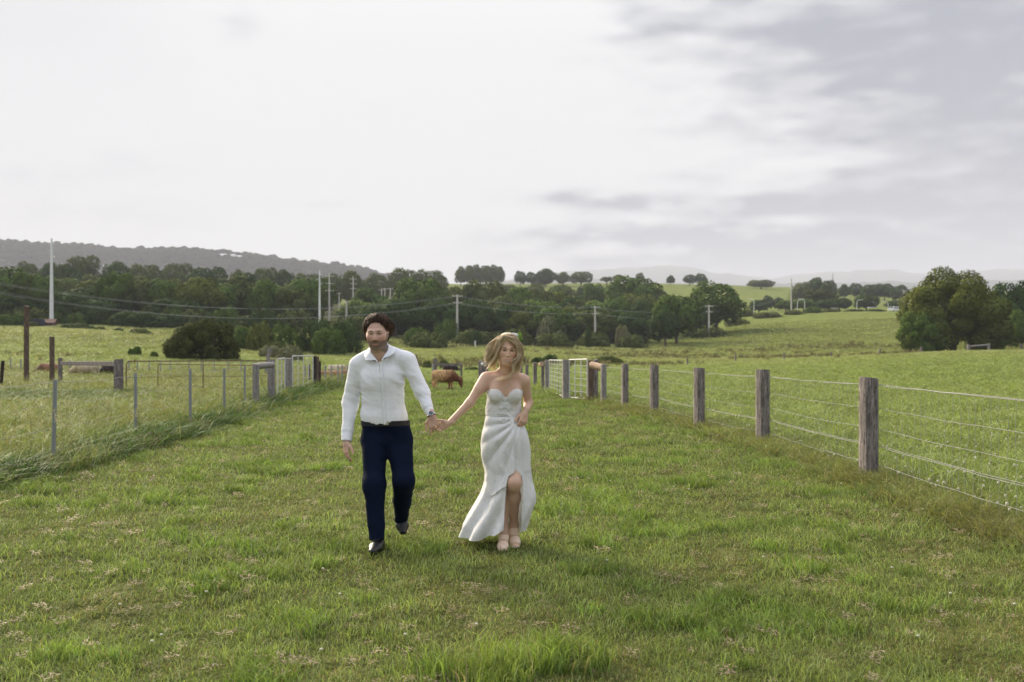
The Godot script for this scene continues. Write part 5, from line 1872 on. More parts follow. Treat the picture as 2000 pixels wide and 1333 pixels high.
func build_man() -> void:
	var root := thing("person", "bearded man in white shirt and navy trousers walking hand in hand with the bride", "person", on_ground(745, 7.95))
	var o := Transform3D(Basis(), -root.position)
	var tone := Color(0.58, 0.38, 0.295)
	var face := Transform3D(Basis(Vector3.UP, -0.06) * Basis(Vector3.BACK, 0.02) * Basis(Vector3.RIGHT, 0.06) * Basis().scaled(Vector3(1.07, 1.07, 1.06)), at(736.5, 652, 7.97) - root.position)
	var el := at(684, 786, 8.12)
	var wl := at(676, 864, 8.0)
	var er := at(824, 767, 8.03)
	var wr := at(843, 812, 7.93)
	# --- body: one surface of skin from head to hands and feet
	var b := MB.new()
	b.col = tone
	var s := Sdf.new()
	s.cap(at(746, 735, 8.07), at(751, 830, 8.1), 0.108, 0.1, 0.05, Vector3(1.4, 1, 1))
	s.cap(at(708, 706, 8.09), at(788, 699, 8.06), 0.045, 0.045, 0.06)
	s.cap(at(740, 690, 8.05), at(742, 712, 8.07), 0.058, 0.075, 0.05)
	s.cap(at(741, 705, 8.045), at(745, 740, 8.07), 0.068, 0.085, 0.05)
	for e in [[at(699, 714, 8.08), el, 0.05, 0.04], [el, wl, 0.042, 0.028], [at(796, 704, 8.06), er, 0.05, 0.04], [er, wr, 0.042, 0.028], [at(735, 862, 8.08), at(731, 948, 7.93), 0.07, 0.055], [at(731, 948, 7.92), at(736, 1052, 7.84), 0.055, 0.036], [at(776, 862, 8.12), at(787, 940, 7.97), 0.07, 0.055], [at(788, 940, 7.95), at(783, 1012, 8.25), 0.055, 0.036]]:
		s.cap(e[0], e[1], e[2], e[3], 0.03)
	s.skin(b, 0.014, null, null, o)
	var n := noise3(31, 1.0, 3)
	var tint := func(p: Vector3) -> Color:
		var c := tone
		var a := absf(p.x)
		if p.z > 0.0 and p.y < 0.0:
			c = c.lerp(Color(0.52, 0.23, 0.17), 0.35 * smoothstep(0.03, 0.0, Vector2(a - 0.042, p.y + 0.03).length() - 0.012))
			c = c.lerp(Color(0.50, 0.24, 0.17), 0.4 * smoothstep(0.022, 0.008, Vector2(p.x, p.y + 0.036).length()))
		var beard := smoothstep(-0.050, -0.066, p.y - 0.35 * maxf(0.0, a - 0.03)) * smoothstep(-0.02, 0.0, p.z + 0.01)
		beard = maxf(beard, smoothstep(0.016, 0.006, absf(p.y + 0.0585)) * smoothstep(0.036, 0.028, a) * (1.0 if p.z > 0.05 else 0.0))
		if a > 0.055 and p.y < 0.0 and p.z > -0.01 and p.z < 0.04:
			beard = maxf(beard, 0.7)
		beard *= smoothstep(-0.130, -0.112, p.y + 0.35 * maxf(0.0, 0.05 - p.z))
		var lips := smoothstep(1.15, 0.8, Vector2(p.x / 0.024, (p.y + 0.0757) / 0.0088).length())
		if p.z < 0.05:
			lips = 0.0
		var mixed := 0.55 + 0.45 * n.get_noise_3d(p.x * 90.0, p.y * 60.0, p.z * 90.0)
		var whisker := Color(0.07, 0.05, 0.04).lerp(Color(0.26, 0.23, 0.21), smoothstep(-0.085, -0.11, p.y) * 0.75 * clampf(mixed + 0.3, 0.0, 1.0))
		c = c.lerp(whisker, clampf(beard * (1.0 - lips) * (0.62 + 0.3 * mixed), 0.0, 0.9))
		c = c.lerp(Color(0.36, 0.15, 0.12), lips * 0.75)
		return c * (1.0 + 0.08 * n.get_noise_3d(p.x * 30.0, p.y * 30.0, p.z * 30.0))
	head_field(false).skin(b, 0.0036, null, tint, o * Transform3D(face.basis, at(736.5, 652, 7.97)))
	b.col = tone * 0.97
	var h := Sdf.new()
	hand(h, wl + Vector3(0, 0.005, 0), Vector3(0.02, -1, 0.16), Vector3(-0.75, 0.0, 0.55), Vector3(0.45, 0, 1), [0.28, 0.34, 0.40, 0.46], 0.98, 0.02, 0.35)
	h.skin(b, 0.0034, null, null, o)
	h = Sdf.new()
	hand(h, wr, Vector3(0.20, -1, 0.10), Vector3(0.05, 0.25, 1), Vector3(-1, 0, 0), [0.30, 0.75, 0.85, 0.9], 1.0, 0.14, 0.5)
	h.skin(b, 0.0034, null, null, o)
	part("body", b.build(), M.skin, root)
	eyes(root, face, 1.0, Color(0.06, 0.08, 0.11), 0.003)
	# --- hair: swept back, wavy over the ears
	b = MB.new()
	var hr := Sdf.new()
	hr.ell(Vector3(0, 0.048, -0.030), Vector3(0.088, 0.093, 0.102), 0.02)
	hr.cap(Vector3(-0.035, 0.108, 0.042), Vector3(0.045, 0.112, 0.032), 0.024, 0.022, 0.03)
	for q in [-1.0, 1.0]:
		hr.cap(Vector3(q * 0.080, 0.05, -0.02), Vector3(q * 0.086, -0.03 if q < 0 else -0.005, -0.034), 0.022, 0.016, 0.03)
		hr.cap(Vector3(q * 0.07, 0.03, -0.07), Vector3(q * 0.056, -0.060 if q < 0 else -0.045, -0.078), 0.042, 0.020, 0.03)
	hr.cap(Vector3(0, 0.0, -0.09), Vector3(0, -0.07, -0.085), 0.055, 0.035, 0.04)
	hr.ell(Vector3(0.0, -0.006, 0.085), Vector3(0.071, 0.089, 0.085), 0.012, true)
	var hn := noise3(33, 1.0, 3)
	var hp := func(p: Vector3, d: float) -> float:
		return d + 0.0075 * hn.get_noise_3d(p.x * 42.0 + p.y * 10.0, p.y * 20.0, p.z * 20.0)
	var ht := func(p: Vector3) -> Color:
		var k := 0.5 + hn.get_noise_3d(p.x * 60.0, p.y * 16.0, p.z * 16.0)
		return Color(0.040, 0.024, 0.017).lerp(Color(0.13, 0.075, 0.045), clampf(k * 0.8, 0.0, 1.0))
	hr.skin(b, 0.0045, hp, ht, face)
	var g := RandomNumberGenerator.new()
	g.seed = 501
	for i in 620:
		var a := g.randf_range(-PI, PI)
		var side := absf(sin(a))
		var fwd := cos(a)                                          # 1 at the face
		var low := lerpf(-0.55, -0.2, g.randf())
		if fwd > 0.15:
			low = 0.62 + g.randf_range(-0.1, 0.15)
			if fwd < 0.5:
				low = g.randf_range(-0.1, 0.4)
		var pts := []
		var e0 := 1.15
		for k in 5:
			var t := k / 4.0
			var e := lerpf(e0, low, t)
			var wave := 0.05 * sin(t * 9.0 + i)
			var q := Vector3(sin(a + wave) * cos(e), sin(e), cos(a + wave) * cos(e))
			var rad := 1.05 + g.randf_range(0.0, 0.06) + 0.05 * sin(t * 7.0 + i * 1.7) + (0.09 * t * t if side > 0.5 else 0.03)
			pts.append(face * (Vector3(0, 0.045, -0.028) + q * Vector3(0.094, 0.1, 0.105) * rad))
		var shade := g.randf()
		var c := Color(0.055, 0.033, 0.023).lerp(Color(0.20, 0.115, 0.07), shade * shade)
		lock(b, pts, g.randf_range(0.0026, 0.0058), c, c * 1.9)  # lock ends lightened in colour for the backlit rim, besides sun-bleached tips
	for i in 230:                                                 # swept up and back from the hairline
		var q := g.randf_range(-1.0, 1.0)
		var a := absf(q)
		var root_at := Vector3(q * 0.072, lerpf(0.094, 0.052, pow(a, 2.5)) + 0.012 * g.randf_range(-0.4, 1.0), lerpf(0.070, 0.044, a * a) + 0.004)
		var lean := g.randf_range(-0.2, 0.5) * 0.02
		var pts := [face * root_at, face * (root_at * Vector3(1.10, 1.0, 0.75) + Vector3(lean, lerpf(0.034, 0.014, a), 0.006)), face * Vector3(q * lerpf(0.055, 0.10, a) + lean * 2.0, lerpf(0.152, 0.085, a * a) + g.randf_range(-0.006, 0.006), -0.005), face * Vector3(q * lerpf(0.075, 0.104, a) + lean * 2.0, lerpf(0.128, 0.03, a), -0.07)]
		if a > 0.72:
			pts.append(face * Vector3(signf(q) * g.randf_range(0.090, 0.106), g.randf_range(-0.035, 0.0), -0.07 + g.randf_range(-0.02, 0.03)))
		var shade := g.randf()
		var c := Color(0.045, 0.028, 0.020).lerp(Color(0.17, 0.10, 0.065), shade * shade)
		lock(b, pts, g.randf_range(0.0035, 0.0068), c, c * 1.6, 0.5)  # these ends also carry the rim light in their colour
	part("hair", b.build(), M.hair, root)
	# --- shirt
	s = Sdf.new()
	s.cap(at(746, 734, 8.07), at(751, 815, 8.09), 0.120, 0.121, 0.05, Vector3(1.44, 1, 1))
	s.cap(at(743, 714, 8.085), at(746, 742, 8.07), 0.108, 0.122, 0.05, Vector3(1.25, 1, 1))
	s.cap(at(751, 815, 8.09), at(752, 835, 8.09), 0.122, 0.122, 0.03, Vector3(1.5, 1, 1))
	s.cap(at(707, 707, 8.09), at(787, 700, 8.06), 0.060, 0.060, 0.06)
	s.cap(at(718, 700, 8.08), at(734, 689, 8.08), 0.052, 0.046, 0.05)
	s.cap(at(772, 694, 8.07), at(752, 684, 8.08), 0.052, 0.046, 0.05)
	s.cap(at(741, 676, 8.07), at(742, 700, 8.08), 0.066, 0.078, 0.02)
	s.cap(at(698, 714, 8.08), el, 0.066, 0.057, 0.035)
	s.cap(el, at(676, 872, 7.99), 0.057, 0.040, 0.03)
	s.cap(at(797, 705, 8.06), er, 0.066, 0.055, 0.035)
	s.cap(er, at(845, 818, 7.92), 0.055, 0.037, 0.03)
	s.cap(at(738, 655, 8.04), at(738.5, 673, 8.03), 0.09, 0.066, 0.01, Vector3.ONE, true)
	var fold := cloth_noise(34)
	var soft := noise3(35, 1.0, 3)
	var x_l := at(695, 800, 8.05).x
	var x_r := at(812, 800, 8.0).x
	var hem := at(750, 822.5, 8.09).y
	var v_low := at(742.0, 710, 7.94)
	var v_top := at(738.5, 677, 7.98)
	var wl_dir := (wl - el).normalized()
	var wr_dir := (wr - er).normalized()
	var sp := func(p: Vector3, d: float) -> float:
		var el_near := smoothstep(0.26, 0.02, p.distance_to(el)) + smoothstep(0.26, 0.02, p.distance_to(er))
		var waist := smoothstep(0.35, 0.0, absf(p.y - hem))
		var pit := smoothstep(0.2, 0.03, p.distance_to(at(706, 752, 8.0))) + smoothstep(0.2, 0.03, p.distance_to(at(792, 745, 8.0)))
		d -= (fold.get_noise_3d(p.x * 2.2 + p.y * 1.2, p.y * 2.2 - p.x * 1.4, p.z * 1.5)) * 0.0055
		d -= (fold.get_noise_3d(p.x * 2.0, p.y * 6.5 + p.x * 3.0, p.z * 2.0)) * 0.008 * minf(el_near + pit, 1.0)
		d -= soft.get_noise_3d(p.x * 16.0 + p.y * 3.0, p.y * 4.0, p.z * 12.0) * (0.001 + 0.003 * waist)
		var vy := (p.y - v_low.y) / (v_top.y - v_low.y)
		if vy > 0.0 and p.z > -8.06:
			d = maxf(d, 0.072 * vy * (1.0 + 0.25 * vy) - absf(p.x - lerpf(v_low.x, v_top.x, vy)))
		if p.x > x_l and p.x < x_r:
			d = maxf(d, hem - p.y - 0.024 * exp(-pow((p.x - at(744, 0, 8.09).x) / 0.075, 2.0)) + 0.005 * soft.get_noise_1d(p.x * 26.0))
		elif p.x <= x_l:
			d = maxf(d, (p - at(676, 863, 7.99)).dot(wl_dir))
			if (p - at(676, 844, 8.02)).dot(wl_dir) > 0.0:
				d += 0.004
		else:
			d = maxf(d, (p - at(844.5, 809.5, 7.93)).dot(wr_dir))
			if (p - at(837, 796, 7.95)).dot(wr_dir) > 0.0:
				d += 0.004
		return d
	b = MB.new()
	s.skin(b, 0.0078, sp, null, o, 0.012)
	var shirt := part("shirt", b.build(), M.shirt, root)
	# collar leaves: folded cloth with thickness, standing round the neck and falling to points
	for e in [[[741, 673, 8.145], [727, 674, 8.10], [722.5, 680, 8.03], [724, 688, 7.965], [734, 701, 7.930], [738, 707, 7.922], [713.5, 703, 7.955], [711, 692, 8.03], [719, 681, 8.12]], [[741, 673, 8.145], [755, 671, 8.10], [758.5, 677, 8.03], [757, 685, 7.965], [748, 698, 7.930], [744.5, 705, 7.922], [769, 691.5, 7.955], [772, 683, 8.03], [764, 676, 8.12]]]:
		b = MB.new()
		var q := []
		for p in e:
			q.append(o * at(p[0], p[1], p[2]))
		sheet(b, [[q[0], q[1], q[2], q[3], q[4], q[5]], [q[8], q[8].lerp(q[7], 0.4), q[7], q[7].lerp(q[6], 0.6), q[6], q[5].lerp(q[6], 0.25)]], 0.005)
		part("collar", b.build(), M.shirt, shirt)
	b = MB.new()
	var line := []
	var steps := 12
	for k in steps + 1:
		var t := float(k) / steps
		var px := lerpf(743.5, 752, t)
		var py := lerpf(707, 829, t)
		line.append(o * s.hit(at(px, py, 7.5), at(px, py, 8.3), 0.004))
	b.tube(line, [0.0024], 6, true, 6.5, Vector3.RIGHT)
	part("placket", b.build(), M.shirt, shirt)
	for k in 6:
		var py := 722.0 + 18.5 * k
		var px := lerpf(743.5, 752, (py - 707.0) / 122.0)
		b = MB.new()
		b.ball(o * s.hit(at(px, py, 7.5), at(px, py, 8.3), 0.009), Vector3(0.005, 0.005, 0.003), 4, 8)
		part("button", b.build(), M.white_paint, shirt)
	# --- trousers
	s = Sdf.new()
	s.cap(at(737, 824, 8.1), at(768, 824, 8.1), 0.122, 0.122, 0.05)
	s.cap(at(732, 858, 8.1), at(778, 856, 8.11), 0.116, 0.112, 0.06, Vector3(1, 1.1, 1))
	s.cap(at(731, 866, 8.07), at(731, 948, 7.92), 0.105, 0.080, 0.028)
	s.cap(at(731, 948, 7.92), at(736, 1062, 7.83), 0.080, 0.057, 0.05)
	s.cap(at(780, 866, 8.1), at(788, 940, 7.95), 0.104, 0.078, 0.028)
	s.cap(at(788, 940, 7.95), at(783, 1020, 8.27), 0.078, 0.052, 0.05)
	var top := at(750, 829, 8.1).y
	var kn := at(722, 958, 7.9)
	var ft := at(736, 1056, 7.83)
	var fl := at(784, 1014, 8.26)
	var fl_dir := (at(783, 1020, 8.27) - at(788, 940, 7.95)).normalized()
	var tp := func(p: Vector3, d: float) -> float:
		var knee := smoothstep(0.2, 0.02, p.distance_to(kn)) + smoothstep(0.22, 0.03, p.distance_to(at(784, 965, 8.1))) + 0.6 * smoothstep(0.16, 0.02, absf(p.y - at(0, 1040, 7.85).y))
		var groin := smoothstep(0.22, 0.03, p.distance_to(at(752, 880, 8.0)))
		d -= fold.get_noise_3d(p.x * 2.0 + p.y * 0.8, p.y * 1.8 - p.x, p.z * 1.5) * 0.006
		d -= fold.get_noise_3d(p.x * 2.0, p.y * 6.0 + p.x * 4.0, p.z * 1.5) * (0.016 * minf(knee, 1.0) + 0.009 * groin)
		d = maxf(d, p.y - top)
		if p.x < at(760, 0, 8.0).x:
			d = maxf(d, ft.y - p.y + 0.10 * (p.z - ft.z))
		else:
			d = maxf(d, (p - fl).dot(fl_dir))
		return d
	b = MB.new()
	s.skin(b, 0.0085, tp, null, o, 0.012)
	var trousers := part("trousers", b.build(), M.navy, root)
	# belt and buckle
	b = MB.new()
	var rows := []
	for j in 2:
		var row := []
		for k in 41:
			var a := TAU * k / 40.0
			row.append(o * (at(752.5, 831.5 - 10.0 * j, 8.1) + Vector3(cos(a) * 0.198, 0.004 * sin(a), sin(a) * 0.134)))
		rows.append(row)
	sheet(b, rows, 0.006)
	var belt := part("belt", b.build(), M.black, root)
	b = MB.new()
	b.box(o * at(753.5, 827, 7.962), Vector3(0.042, 0.034, 0.006), Basis(), 0.002)
	part("buckle", b.build(), M.chrome, belt)
	for q in [[722, 838, 712, 862], [790, 836, 801, 860]]:            # slanted pocket edges
		b = MB.new()
		line = []
		for k in 6:
			var t := k / 5.0
			var px: float = lerpf(q[0], q[2], t)
			var py: float = lerpf(q[1], q[3], t)
			line.append(o * s.hit(at(px, py, 7.5), at(px, py, 8.3), 0.001))
		b.tube(line, [0.0028], 5, true)
		part("pocket", b.build(), M.navy, trousers)
	# --- shoes
	for e in [[at(738, 1052, 7.87), at(739, 1064, 7.88), at(733, 1071, 7.74), at(727, 1077.5, 7.635)], [at(784, 1008, 8.28), at(784, 1013, 8.32), at(785.5, 1027, 8.24), at(787, 1039, 8.19)]]:
		s = Sdf.new()
		s.cap(e[0], e[1], 0.046, 0.046, 0.02)
		s.cap(e[1], e[2], 0.044, 0.046, 0.03, Vector3(1.0, 0.9, 1))
		s.cap(e[2], e[3], 0.046, 0.028, 0.03, Vector3(1.05, 0.85, 1))
		b = MB.new()
		s.skin(b, 0.0055, null, null, o)
		var shoe := part("shoe", b.build(), M.shoe_black, root)
		b = MB.new()
		var down: Vector3 = ((e[3] - e[1]).normalized().cross(Vector3.RIGHT)).normalized()
		if down.y > 0.0:
			down = -down
		line = [o * (e[1] + down * 0.042), o * (e[2] + down * 0.042), o * (e[3] + down * 0.026)]
		b.tube(line, [0.036, 0.045, 0.026], 10, true, 0.28, down)
		part("sole", b.build(), M.rubber, shoe)
		b = MB.new()
		for k in 4:
			var c: Vector3 = e[0].lerp(e[2], 0.35 + 0.16 * k) + Vector3(0, 0.032, 0.03)
			b.tube([o * (c + Vector3(-0.022, 0, 0)), o * (c + Vector3(0, 0.006, 0.005)), o * (c + Vector3(0.022, 0, 0))], [0.0028], 5)
		part("laces", b.build(), M.black, shoe)
	# --- watch on the wrist that she holds
	var wd := wr_dir
	var wc := at(842.5, 811.5, 7.93)
	var u := wd.cross(Vector3(0, 0.2, 1)).normalized()
	var v := u.cross(wd).normalized()
	if v.z < 0:
		v = -v
	b = MB.new()
	line = []
	for k in 25:
		var a := TAU * k / 24.0
		line.append(o * (wc + u * cos(a) * 0.036 + v * sin(a) * 0.031))
	b.tube(line, [0.0035], 6, false, 2.6, wd)
	var watch := part("watch", b.build(), M.chrome, root)
	b = MB.new()
	var fc := wc + v * 0.036 + u * -0.004
	b.tube([o * (fc - v * 0.006), o * (fc + v * 0.003), o * (fc + v * 0.006)], [0.021, 0.021, 0.019], 20)
	part("watch_case", b.build(), M.chrome, watch)
	b = MB.new()
	b.tube([o * (fc + v * 0.006), o * (fc + v * 0.0068)], [0.0165], 20)
	part("dial", b.build(), mat(lin(0.03, 0.045, 0.08), 0.2), watch)
	for k in 2:
		b = MB.new()
		var way := u.rotated(v, 0.9 + 2.2 * k)
		b.tube([o * (fc + v * 0.0074), o * (fc + v * 0.0074 + way * (0.013 - 0.004 * k))], [0.0011], 4)
		part("watch_hand", b.build(), M.white_paint, watch)
	var ring := MB.new()
	line = []
	for k in 13:
		var a := TAU * k / 12.0
		line.append(o * (at(851.5, 834.5, 7.875) + Vector3(cos(a) * 0.0105, 0.002, sin(a) * 0.0105)))
	ring.tube(line, [0.0018], 5, false)
	part("ring", ring.build(), M.gold, root)

func sheet(b: MB, rows: Array, thick: float) -> void:             # a grid of points made into a sheet with two sides and closed edges
	var nr := rows.size()
	var nc: int = rows[0].size()
	var nm := []
	for j in nr:
		var line := []
		for i in nc:
			var du: Vector3 = rows[j][mini(i + 1, nc - 1)] - rows[j][maxi(i - 1, 0)]
			var dv: Vector3 = rows[mini(j + 1, nr - 1)][i] - rows[maxi(j - 1, 0)][i]
			line.append(du.cross(dv).normalized())
		nm.append(line)
	var ids := []
	for s in 2:
		var grid := []
		for j in nr:
			var line := []
			for i in nc:
				var d: Vector3 = nm[j][i] * (1.0 if s == 0 else -1.0)
				line.append(b.vert(rows[j][i] + d * thick * 0.5, d, Vector2(float(i) / (nc - 1), float(j) / (nr - 1))))
			grid.append(line)
		for j in nr - 1:
			for i in nc - 1:
				b.quad(grid[j][i], grid[j][i + 1], grid[j + 1][i + 1], grid[j + 1][i])
		ids.append(grid)
	var rim := []
	for i in nc:
		rim.append([0, i])
	for j in range(1, nr):
		rim.append([j, nc - 1])
	for i in range(nc - 2, -1, -1):
		rim.append([nr - 1, i])
	for j in range(nr - 2, -1, -1):
		rim.append([j, 0])
	var mid: Vector3 = rows[nr / 2][nc / 2]
	for k in rim.size() - 1:
		var p = rim[k]
		var q = rim[k + 1]
		var a0: Vector3 = b.v[ids[0][p[0]][p[1]]]
		var a1: Vector3 = b.v[ids[0][q[0]][q[1]]]
		var a2: Vector3 = b.v[ids[1][q[0]][q[1]]]
		var a3: Vector3 = b.v[ids[1][p[0]][p[1]]]
		if a0.distance_to(a1) > 1e-5:
			var d := (a1 - a0).cross(a3 - a0).normalized()
			if d.dot((a0 + a1) * 0.5 - mid) < 0.0:
				d = -d
			b.face_n([a0, a1, a2, a3], d)

# skirt outline read off the photograph: height, left edge, right edge, left and right edge of the opening
const SKIRT := [[806, 950.5, 1012, 1003, 1003], [825, 946, 1021, 1003, 1003], [845, 941.5, 1030, 1004, 1004], [870, 938.5, 1035, 1004, 1004], [890, 939.5, 1036, 1004, 1004], [908, 944, 1036, 1004, 1004], [918, 947, 1037, 1003, 1006], [924, 948, 1037, 994, 1019], [940, 948, 1039, 990, 1021], [955, 943, 1043, 988, 1021], [968, 937, 1045, 987, 1021], [985, 928, 1043, 986, 1020], [1005, 917, 1035, 985, 1018], [1025, 906, 1028, 983, 1016], [1050, 898, 1017, 979, 1011]]

func skirt_row(py: float) -> Array:
	for i in SKIRT.size() - 1:
		if py <= SKIRT[i + 1][0]:
			var t: float = clampf((py - SKIRT[i][0]) / (SKIRT[i + 1][0] - SKIRT[i][0]), 0.0, 1.0)
			var r := []
			for k in range(1, 5):
				r.append(lerpf(SKIRT[i][k], SKIRT[i + 1][k], t))
			return r
	return SKIRT[-1].slice(1)

func skirt_point(py: float, f: float, grow: float, n: FastNoiseLite) -> Vector3:   # f runs from the left edge of the opening round the back to its right edge
	var r := skirt_row(py)
	var cx: float = (r[0] + r[1]) * 0.5
	var w: float = (r[1] - r[0]) * 0.5
	var t := clampf((py - 806.0) / 240.0, 0.0, 1.0)
	var a0 := acos(clampf((r[2] - cx) / w, -0.97, 0.97))
	var a1 := acos(clampf((r[3] - cx) / w, -0.97, 0.97))
	var th := lerpf(a0, TAU + a1, f)
	var dz := lerpf(0.108, 0.165, smoothstep(0.0, 0.22, t)) + 0.085 * smoothstep(0.3, 1.0, t)
	var cd := 8.05 + 0.05 * t
	var front := maxf(sin(th), 0.0)
	var px := cx + w * cos(th)
	var psi := atan2(py - 816.0, 1016.0 - px)                     # gathers run out from the hand that holds the cloth
	var far := Vector2(px - 1016.0, py - 816.0).length()
	var fold := 0.027 * (absf(sin(psi * 9.0 + 1.0)) - 0.5) * smoothstep(4.0, 40.0, far) * smoothstep(190.0, 90.0, far) * smoothstep(0.0, 0.5, front)
	fold += (0.008 + 0.034 * t * t) * sin(th * 9.0 + 2.6 * sin(t * 3.0) + 0.8) * smoothstep(0.2, 0.7, t)
	fold += n.get_noise_3d(px * 0.035, py * 0.018, th * 0.8) * (0.008 + 0.018 * t)
	var edge := smoothstep(0.0, 0.05, f) * smoothstep(1.0, 0.95, f)
	fold *= 0.35 + 0.65 * edge
	var side := 1.0 - 0.6 * absf(cos(th))                         # keep the outline where the photograph has it
	var k := fold * side + grow
	var c := at(cx, py, cd)
	var wm := w / F * cd
	return c + Vector3(cos(th) * (wm + k), 0, sin(th) * (dz + k))

func hem_at(f: float) -> float:
	# the hem: up by the opening, trailing low on the left and behind, higher on the right
	var pts := [[0.0, 1026.0], [0.06, 1036.0], [0.14, 1046.0], [0.25, 1046.0], [0.4, 1046.0], [0.6, 1046.0], [0.8, 1040.0], [0.93, 1036.0], [1.0, 1034.0]]
	return skyline(pts, f)

func lace_material() -> StandardMaterial3D:
	var w := 256
	var im := Image.create(w, w, false, Image.FORMAT_RGB8)
	var hm := Image.create(w, w, false, Image.FORMAT_RGB8)
	var n := noise3(36, 1.0, 3)
	for j in w:
		for i in w:
			var u := TAU * i / w
			var v := TAU * j / w
			var q := n.get_noise_3d(cos(u) * 1.6 + 3.0, sin(u) * 1.6, cos(v) * 1.6) + n.get_noise_3d(sin(v) * 1.6, cos(u) * 1.6, sin(u) * 1.6 + 7.0)
			var dots := sin(i * TAU / 16.0) * sin(j * TAU / 16.0)
			var diag := absf(fposmod((i + j) / 64.0, 1.0) - 0.5)
			var diag2 := absf(fposmod((i - j) / 64.0, 1.0) - 0.5)
			var hole := smoothstep(0.35, 0.7, dots) * smoothstep(-0.25, 0.2, q)
			var band := maxf(smoothstep(0.07, 0.03, diag), smoothstep(0.07, 0.03, diag2))
			var petal := smoothstep(0.30, 0.34, q)
			var h := clampf(0.55 - 0.5 * hole + 0.30 * band + 0.25 * petal, 0.0, 1.0)
			hm.set_pixel(i, j, Color(h, h, h))
			var c := 0.95 - 0.13 * hole * (1.0 - band)
			im.set_pixel(i, j, Color(c, c, c * 0.995))
	var m := mat(Color.WHITE, 0.85)
	m.albedo_texture = ImageTexture.create_from_image(im)
	m.heightmap_enabled = true
	m.heightmap_texture = ImageTexture.create_from_image(hm)
	m.heightmap_scale = 0.25
	m.uv1_triplanar = true
	m.uv1_scale = Vector3.ONE * 5.0
	m.rim_enabled = true
	m.rim = 0.3
	m.backlight_enabled = true
	m.backlight = lin(0.5, 0.5, 0.5)
	return m

